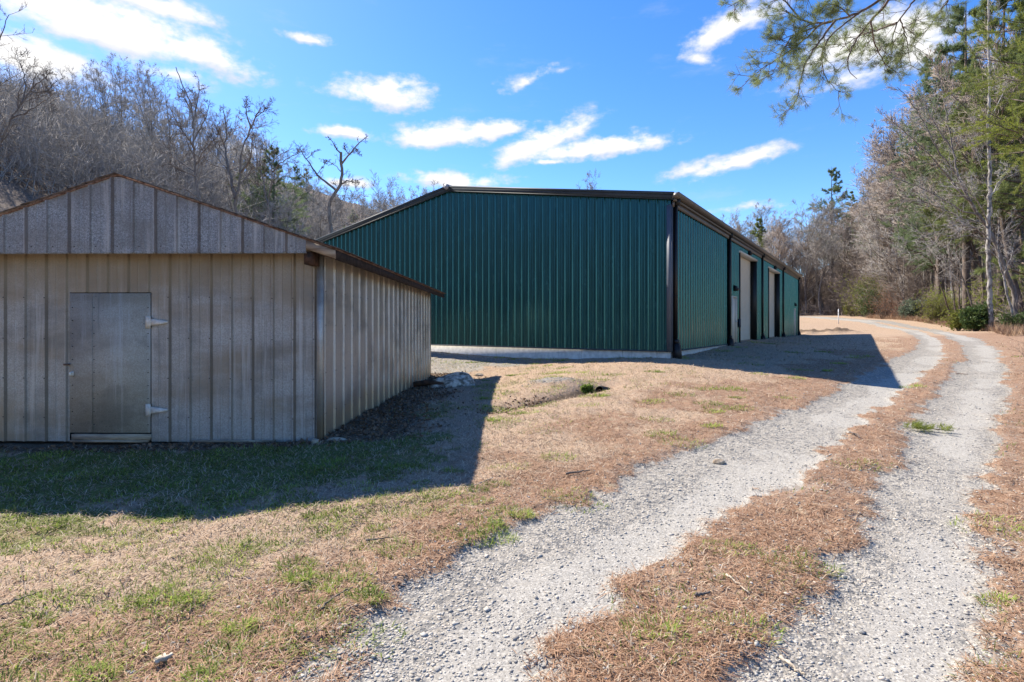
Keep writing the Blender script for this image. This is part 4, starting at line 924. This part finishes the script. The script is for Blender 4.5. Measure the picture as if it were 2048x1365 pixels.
# far fence and marker post
p0 = np.array([61.5, 115.]); fe = thing('rail_fence', 'low dark post and rail fence beyond the far end of the green building', 'fence', (p0[0], p0[1], gz(*p0)))
dv = np.array([9.5, 2.0]); pts_ = [p0+dv*k/4 for k in range(5)]
for k, q in enumerate(pts_):
    b = MB(); zq = gz(*q)-fe.location.z; b.box((q[0]-p0[0]-.09, q[1]-p0[1]-.09, zq-.2), (q[0]-p0[0]+.09, q[1]-p0[1]+.09, zq+1.15)); b.build('post', M_darkwood, fe)
for h in (.45, .95):
    b = MB(); tubes(b, np.array([[(q[0]-p0[0], q[1]-p0[1], gz(*q)-fe.location.z+h) for q in pts_]]), np.full((1, 5), .06), 6); b.build('rail', M_darkwood, fe)
g_ = px2g(1677, 648); b = MB(); b.cyl((0, 0, -.2), (0, 0, 1.7), .05, k=8); b.cyl((0, 0, 1.7), (0, 0, 1.78), .05, .02, k=8); b.cyl((0, 0, 1.3), (0, 0, 1.42), .053, k=8)
o = b.build('marker_post', M_white); tag(o, 'thin white marker post at the edge of the drive in the distance', 'post'); o.location = g_

# ------------------------------------------------------------------ things on the ground
# old tarp thrown over a heap at the back corner of the shed
rng = np.random.default_rng(9); n1_, n2_ = 64, 40; tp = at(900, 768, 14.2); tz = gz(tp[0], tp[1])
U, V_ = np.meshgrid(np.linspace(-1, 1, n1_), np.linspace(-1, 1, n2_), indexing='ij'); rr_ = np.clip(1-(np.abs(U)**2.4+np.abs(V_)**2.4), 0, 1)
ht = .42*rr_**.55*(.62+.38*np.clip(U*.9+.35, 0, 1))+.05*np.sin(V_*9+U*4+3*fbm(U*2+5, V_*2+5, 2, 4))*rr_**.4+.06*(fbm(U*4+9, V_*4+9, 3, 2)-.5)
TX = U*.64+.05*(fbm(U*3, V_*3, 2, 7)-.5); TY = V_*.42+.08*(fbm(V_*3+4, U*2, 2, 8)-.5)
idx = np.arange(n1_*n2_).reshape(n1_, n2_); Qt = np.stack([idx[:-1, :-1], idx[1:, :-1], idx[1:, 1:], idx[:-1, 1:]], -1).reshape(-1, 4)
m_t, t = mat('old_tarp'); co = t('TexCoord', out=3)
n = t.noise(t.scale(co, (4, 6, 5)), 1.5, 6., .65); c = t.mix(t.ss(n, .38, .66), (.12, .10, .07), (.60, .56, .48)); finish(t, pbsdf(t, c, .6, bump(t, t.noise(co, 9., 4.), .03), spec=.4))
tarp = thing('tarp_heap', 'heap under a crumpled pale weathered tarp at the back corner of the shed', 'tarp', (tp[0]+.05, tp[1], tz), .12)
part('tarp', mesh_np('tarp', np.stack([TX, TY, ht-.03], -1).reshape(-1, 3), Qt, None, True), tarp, m_t)
b = MB(); tubes(b, np.array([[(-1.0, -.15, .06), (-.6, -.12, .11), (-.2, -.3, .06)]]), np.array([[.07, .08, .06]]), 10, cap=True); b.build('log', M_darkwood, tarp, True)
# black drain pipe in the ditch
pp_ = np.array([2.03, 12.25]); zp = gz(2.0, 12.2)
b = MB(); k = 24; th = np.linspace(0, 2*np.pi, k, endpoint=False); dirp = nrm(np.array([.72, .68, -.22])); up_ = np.array([0, 0, 1.]); u_ = nrm(np.cross(dirp, up_)); v_ = np.cross(u_, dirp)
rings = []
for i, s_ in enumerate(np.linspace(-.06, .7, 26)): rings.append((s_, .125+.008*(i % 2)))
for i, s_ in enumerate(np.linspace(.7, -.06, 14)): rings.append((s_, .108))
Vp = np.array([[dirp*s_+r_*(np.cos(a)*u_+np.sin(a)*v_) for a in th] for s_, r_ in rings]).reshape(-1, 3); m_ = len(rings)
Qp = [(i*k+j, i*k+(j+1) % k, ((i+1) % m_)*k+(j+1) % k, ((i+1) % m_)*k+j) for i in range(m_) for j in range(k)]
b.add(Vp, Qp); o = b.build('drain_pipe', M_black, None, True); tag(o, 'black corrugated drain pipe end poking out of the lawn', 'pipe'); o.location = (pp_[0], pp_[1], zp+.10)
a_, b_ = shrub(71, .15, .18, 12, (.06, .018), .0025, 2); p_ = (1.72, 12.2)
link_tree('weed_clump', 'bright green weed clump beside the mouth of the drain pipe', 'weed', (a_.mesh('weed_stems'), b_.mesh('weed_leaves')), (p_[0], p_[1], gz(*p_)), mats=(M_yel, leafy('weed_leaf', (.08, .13, .02), (.22, .30, .06), 5., .4)), names=('stems', 'leaves'))
# stones by the shed corner
M_rock = simple('rock', (.22, .16, .105), (.46, .37, .26), 12., .9, bumpd=.01)
def rock(seed, sx_, sy_, sz_):
    rng = np.random.default_rng(seed); import bmesh
    bm = bmesh.new(); bmesh.ops.create_icosphere(bm, subdivisions=3, radius=1)
    pl = nrm(rng.normal(size=(9, 3)))
    for v in bm.verts:
        p = np.array(v.co); m__ = max(1, max(float(p@q)/.82 for q in pl)); p = p/m__; v.co = (p[0]*sx_, p[1]*sy_, p[2]*sz_)
    me = bpy.data.meshes.new('rock'); bm.to_mesh(me); bm.free(); return me
for px, py, s_, lb, sd_ in ((632, 889, (.085, .07, .055), 'round tan stone against the front corner of the shed', 1), (672, 882, (.17, .09, .035), 'flat tan slab of stone just right of the shed corner', 2), (1130, 755, (.16, .12, .07), 'pale stone beside the tarp heap', 3), (1438, 917, (.075, .05, .04), 'lone pale rock on the left edge of the drive', 4)):
    if sd_ == 3: px, py = 957, 752
    g_ = px2g(px, py); o = bpy.data.objects.new('stone', rock(80+sd_, *s_)); C.objects.link(o); o.data.materials.append(M_rock); o.location = (g_[0], g_[1], gz(g_[0], g_[1])+s_[2]*.35); tag(o, lb, 'stone')
# fallen sticks
M_pale = simple('pale_stick', (.36, .28, .19), (.58, .49, .37), 20., .85, stretch=(.3, 1, 1))
def stick(pl, r0, lb, mt, seed, cat='stick', name='fallen_stick'):
    rng = np.random.default_rng(seed); G = np.array([px2g(*p) for p in pl]); z = ground_z(G[:, 0], G[:, 1])
    s_ = np.linspace(0, 1, len(G)); q = np.linspace(0, 1, 12); P = np.stack([np.interp(q, s_, G[:, 0]), np.interp(q, s_, G[:, 1]), np.interp(q, s_, z)+r0*1.5+.012], 1)
    P0 = P[0].copy(); P = P-P0; P[1:-1] += rng.normal(0, r0*.5, (10, 3)); b = MB(); tubes(b, P[None], (r0*np.linspace(1, .45, 12))[None], 6, cap=True)
    s, d_, l, _ = kids(P[None], nrm(np.gradient(P, axis=0))[None], np.array([np.linalg.norm(P[-1])]), 2, .3, .9, R(30), R(60), rng, .1, .25, .3); d_[:, 2] = np.abs(d_[:, 2])*.3
    cones(b, np.stack([s, s+d_*l[:, None]], 1), np.full(len(s), r0*.5)); o = b.build(name, mt, None, True); o.location = P0; return tag(o, lb, cat)
stick([(1132,951),(1180,946)], .012, 'short straight brown stick lying in the needles left of the drive', M_twigdark, 1)
stick([(642,1222),(668,1200),(706,1183)], .007, 'curved thin brown twig at the lower left near the gravel edge', M_twigdark, 2)
stick([(732,1086),(780,1083)], .008, 'short grey stick lying level on the grass', M_twigdark, 3)
stick([(0,1222),(40,1208),(72,1196)], .009, 'brown stick lying in the grass at the left edge of the photo', M_twigdark, 4)
stick([(312,1332),(345,1320)], .018, 'thick pale broken stick at the lower left', M_pale, 5)
stick([(1452,1155),(1500,1190)], .007, 'pale bleached twig on the needles between the tracks', M_pale, 6)
stick([(1560,1312),(1612,1346)], .010, 'pale bleached stick at the bottom where the right track begins', M_pale, 7)
stick([(1912,747),(1936,750)], .02, 'small dark stick lying across the far right track', M_twigdark, 8)
stick([(1700,870),(1722,879)], .012, 'small dark twig on the needle strip between the tracks', M_twigdark, 9)
stick([(985,961),(960,972),(930,985)], .006, 'thin tan twig at the edge of the shed shadow', M_pale, 10)
stick([(1392,1198),(1420,1190)], .012, 'dark bit of bark in the needle strip at the bottom', M_twigdark, 11)
# fallen pine sprig on the drive
g_ = px2g(1842, 860); sp = thing('pine_sprig', 'fresh green pine sprig fallen on the right wheel track', 'sprig', (g_[0], g_[1], gz(g_[0], g_[1])))
rng = np.random.default_rng(12); b = MB(); P = np.array([[(-.2, .05, .04), (0, 0, .06), (.25, -.06, .04), (.42, -.1, .03)]]); tubes(b, P, np.array([[.004, .006, .008, .008]]), 5, cap=True)
s, d_, l, _ = kids(P, nrm(np.gradient(P, axis=1)), np.array([.5]), 14, .0, .7, R(30), R(70), rng, .2, .45, .2); d_[:, 2] = np.abs(d_[:, 2])*.4; cones(b, np.stack([s, s+d_*l[:, None]], 1), np.full(len(s), .004)); b.build('twig', M_pinebark, sp)
b = MB(); needles(b, np.concatenate([s+d_*l[:, None], s+d_*l[:, None]*.6]), np.concatenate([d_, d_]), 26, .11, .006, rng, .9); b.build('needles', M_needlebright, sp)

# ------------------------------------------------------------------ loose cover: stones, straw, needles, green blades, dead leaves
def scatter(n, r0, r1, rng, a0=-47, a1=47):
    r = np.exp(rng.uniform(math.log(r0), math.log(r1), n)); a = np.radians(rng.uniform(a0, a1, n)); return np.sin(a)*r, np.cos(a)*r, r
def inside(x, y):
    u = (x+2.78)+.017*(y-7.8); v = (y-7.8)-.017*(x+2.78)
    s = (u > -5.5) & (u < .06) & (v > -.05) & (v < 9.6)
    lx, ly = (x-5.0)*.8275-(y-16.9)*.5615, (x-5.0)*.5615+(y-16.9)*.8275
    return s | ((lx < .0) & (lx > -WD) & (ly > .0))
ICO = nrm(np.array([(0, 1, 1.618), (0, -1, 1.618), (0, 1, -1.618), (0, -1, -1.618), (1, 1.618, 0), (-1, 1.618, 0), (1, -1.618, 0), (-1, -1.618, 0), (1.618, 0, 1), (-1.618, 0, 1), (1.618, 0, -1), (-1.618, 0, -1)], float))
from itertools import combinations
IF = []
for i, j, k in combinations(range(12), 3):
    if all(np.linalg.norm(ICO[a]-ICO[b_]) < 1.1 for a, b_ in ((i, j), (j, k), (i, k))):
        nn = np.cross(ICO[j]-ICO[i], ICO[k]-ICO[i]); IF.append((i, j, k) if nn@ICO[i] > 0 else (i, k, j))
IF = np.array(IF)
def stones(n, r0, r1, seed):
    rng = np.random.default_rng(seed); x, y, r = scatter(n, r0, r1, rng); M = masks(x, y)
    clump = fbm(x*1.1, y*1.1, 3, 77); edge = M['gravel']*(1-M['gravel'])*4
    p = M['gravel']*(.22+.6*sstep(clump, .42, .65))*(1-.78*M['fines'])+M['spill']*.5+edge*.3+M['mound']
    k = (rng.random(n) < p*(1-.8*M['dirt'])*(1-M['litter'])) & ~inside(x, y); x, y, r = x[k], y[k], r[k]
    z = ground_z(x, y); m_ = len(x); s = (.0038+.0085*rng.random(m_)**3.4+.009*(rng.random(m_) < .012))*(1+.045*np.maximum(r-4, 0))
    V = ICO[None]*(1+rng.normal(0, .24, (m_, 12, 1))); V = V*np.stack([rng.uniform(.75, 1.5, m_), rng.uniform(.7, 1.2, m_), rng.uniform(.35, .65, m_)], 1)[:, None]*s[:, None, None]
    a = rng.uniform(0, 6.28, m_); ca, sa = np.cos(a)[:, None], np.sin(a)[:, None]
    V = np.stack([V[:, :, 0]*ca-V[:, :, 1]*sa, V[:, :, 0]*sa+V[:, :, 1]*ca, V[:, :, 2]], -1)+np.stack([x, y, z+s*.14], 1)[:, None]
    T = (IF[None]+np.arange(m_)[:, None, None]*12).reshape(-1, 3)
    return mesh_np('gravel_stones', V.reshape(-1, 3), None, T, False, {'tone': np.repeat(rng.random(m_), 12)})
ms, t = mat('stone'); tone = t('Attribute', out=2, attribute_name='tone'); co = t('TexCoord', out=3)
c = t.mix(t.ss(tone, 0., 1.), (.225, .20, .165), (.43, .39, .325)); c = t.mix(t.ss(tone, .90, .93), c, (.52, .43, .33)); c = t.mix(t.ss(tone, .05, .0), c, (.07, .07, .072))
c = t.mix(t.ss(t.noise(co, 90., 3.), .3, .7), c, t.mix(.35, c, (.5, .5, .48)))
finish(t, pbsdf(t, c, .85, spec=.3))
o = bpy.data.objects.new('gravel_stones', stones(170000, 2.2, 26, 90)); C.objects.link(o); o.data.materials.append(ms); tag(o, 'loose grey crushed stone on the drive and along its edges', 'gravel', kind='stuff')
def blades(n, r0, r1, seed, prob, ln, wd_, lift, name):
    rng = np.random.default_rng(seed); x, y, r = scatter(n, r0, r1, rng); M = masks(x, y)
    k = (rng.random(n) < prob(M, x, y)*(1-M['litter'])) & ~inside(x, y); x, y, r = x[k], y[k], r[k]; z = ground_z(x, y); m_ = len(x)
    f = (1+.075*np.maximum(r-4, 0))**.9
    a = rng.uniform(0, 6.28, m_); h = np.stack([np.cos(a), np.sin(a), np.zeros(m_)], 1); el_ = rng.uniform(lift[0], lift[1], m_)
    L = ln*rng.uniform(.45, 1.3, m_)*f**.6; w2 = wd_*rng.uniform(.6, 1.2, m_)*f*.5
    P0 = np.stack([x, y, z-.003], 1); sd_ = np.stack([-np.sin(a), np.cos(a), np.zeros(m_)], 1)*w2[:, None]
    up_ = np.array([0, 0, 1.]); mid = P0+(h*np.cos(el_)[:, None]+up_*np.sin(el_)[:, None])*(L*.55)[:, None]
    tip = mid+(h*np.cos(el_*.4)[:, None]+up_*(np.sin(el_*.35)-.12)[:, None])*(L*.5)[:, None]+sd_*rng.normal(0, 2., m_)[:, None]
    V = np.stack([P0-sd_, P0+sd_, mid+sd_*.8, mid-sd_*.8, tip], 1).reshape(-1, 3); b_ = np.arange(m_)[:, None]*5
    return mesh_np(name, V, b_+np.array([[0, 1, 2, 3]]), b_+np.array([[3, 2, 4]]), False, {'tone': np.repeat(rng.random(m_), 5)})
def blade_mat(name, c0, c1, transl=.25):
    m, t = mat(name); tone = t('Attribute', out=2, attribute_name='tone'); c = t.mix(tone, c0, c1)
    finish(t, t('MixShader', transl, pbsdf(t, c, .75, spec=.2), t('BsdfTranslucent', c))); return m
def cover(name, me, m, label, cat):
    o = bpy.data.objects.new(name, me); C.objects.link(o); me.materials.append(m); return tag(o, label, cat, kind='stuff')
cover('dead_grass', blades(330000, 2.2, 42, 91, lambda M, x, y: np.clip((1-M['gravel'])*(1-.72*M['needle'])*(1-.6*M['dirt'])*(1-.55*M['spill']), 0, 1)*.8, .075, .0058, (.08, .85), 'dead_grass'), blade_mat('straw_blade', (.17, .112, .068), (.66, .52, .37)), 'short tan winter grass around the shed and the green building', 'grass')
cover('pine_needles', blades(300000, 2.2, 26, 92, lambda M, x, y: np.clip(M['needle']*(1-M['gravel'])**1.5*(.35+1.0*sstep(fbm(x*1.7, y*1.7, 3, 55), .38, .6)), 0, 1), .10, .0048, (.0, .4), 'pine_needles'), blade_mat('needle_litter', (.14, .068, .035), (.52, .325, .20), .15), 'rust-brown fallen pine needles beside and between the wheel tracks', 'needles')
gp = lambda M, x, y: np.clip(M['green']*(1-M['gravel'])*(1-M['dirt'])*1.1, 0, 1)*sstep(fbm(x*4.5, y*4.5, 2, 66), .36, .58)
cover('green_grass', blades(330000, 2.4, 40, 93, gp, .068, .006, (.35, 1.25), 'green_grass'), blade_mat('green_blade', (.075, .095, .02), (.33, .37, .09), .4), 'tufts of green grass in the tan lawn', 'grass')
def clumps(n, seed):
    rng = np.random.default_rng(seed); x, y, r_ = scatter(n, 2.6, 30, rng, -47, 44); M = masks(x, y)
    left = (x < road_x(y)-2.0)
    p = np.where(left, .85*sstep(fbm(x*.7, y*.7, 3, 42), .36, .6), .20)*(1-M['gravel'])*(1-M['dirt'])*(1-.35*M['needle'])*(1-M['litter'])
    k = (rng.random(n) < p) & ~inside(x, y); x, y, r_ = x[k], y[k], r_[k]; m_ = len(x)
    nb = 130; R_ = rng.uniform(.05, .20, m_)**1.0*(1+.03*r_); hgt = rng.uniform(.6, 1.25, m_)
    ci = np.repeat(np.arange(m_), nb); a = rng.uniform(0, 6.28, len(ci)); q = np.sqrt(rng.random(len(ci)))*R_[ci]
    bx, by = x[ci]+np.cos(a)*q*1.6, y[ci]+np.sin(a)*q; bz = ground_z(bx, by); a2 = a+rng.normal(0, .9, len(ci)); el_ = rng.uniform(.35, 1.25, len(ci))
    f = (1+.06*np.maximum(r_[ci]-4, 0)); L = .062*rng.uniform(.5, 1.25, len(ci))*hgt[ci]*f**.5; w2 = .0029*rng.uniform(.7, 1.2, len(ci))*f
    P0 = np.stack([bx, by, bz-.004], 1); h = np.stack([np.cos(a2), np.sin(a2), np.zeros(len(ci))], 1); sd_ = np.stack([-np.sin(a2), np.cos(a2), np.zeros(len(ci))], 1)*w2[:, None]; up_ = np.array([0, 0, 1.])
    mid = P0+(h*np.cos(el_)[:, None]+up_*np.sin(el_)[:, None])*(L*.6)[:, None]; tip = mid+(h*np.cos(el_*.4)[:, None]+up_*(np.sin(el_*.4)-.1)[:, None])*(L*.5)[:, None]
    V = np.stack([P0-sd_, P0+sd_, mid+sd_*.8, mid-sd_*.8, tip], 1).reshape(-1, 3); b_ = np.arange(len(ci))[:, None]*5
    tone = np.clip(rng.random(m_)[ci]*.6+rng.random(len(ci))*.45, 0, 1)
    return mesh_np('grass_tufts', V, b_+np.array([[0, 1, 2, 3]]), b_+np.array([[3, 2, 4]]), False, {'tone': np.repeat(tone, 5)})
cover('grass_tufts', clumps(1250, 95), blade_mat('tuft_blade', (.09, .14, .02), (.40, .48, .10), .45), 'bright green grass clumps scattered over the foreground', 'grass')
def leaf_litter(n, seed):
    rng = np.random.default_rng(seed); x, y, r = scatter(n, 5, 24, rng, -46, 10); M = masks(x, y); k = (rng.random(n) < M['dirt']*(x < .8)) & ~inside(x, y); x, y = x[k], y[k]; z = ground_z(x, y); b = MB()
    d_ = nrm(np.stack([rng.normal(size=len(x)), rng.normal(size=len(x)), rng.normal(.15, .25, len(x))], 1)); leaves(b, np.stack([x, y, z+.012], 1), d_, .075, .022, rng, 1, .1); return b.mesh('dead_leaves')
cover('dead_leaves', leaf_litter(60000, 94), leafy('litter_leaf', (.05, .03, .02), (.26, .165, .10), 9., .1), 'dark dead leaves piled along the foot of the shed', 'leaves')
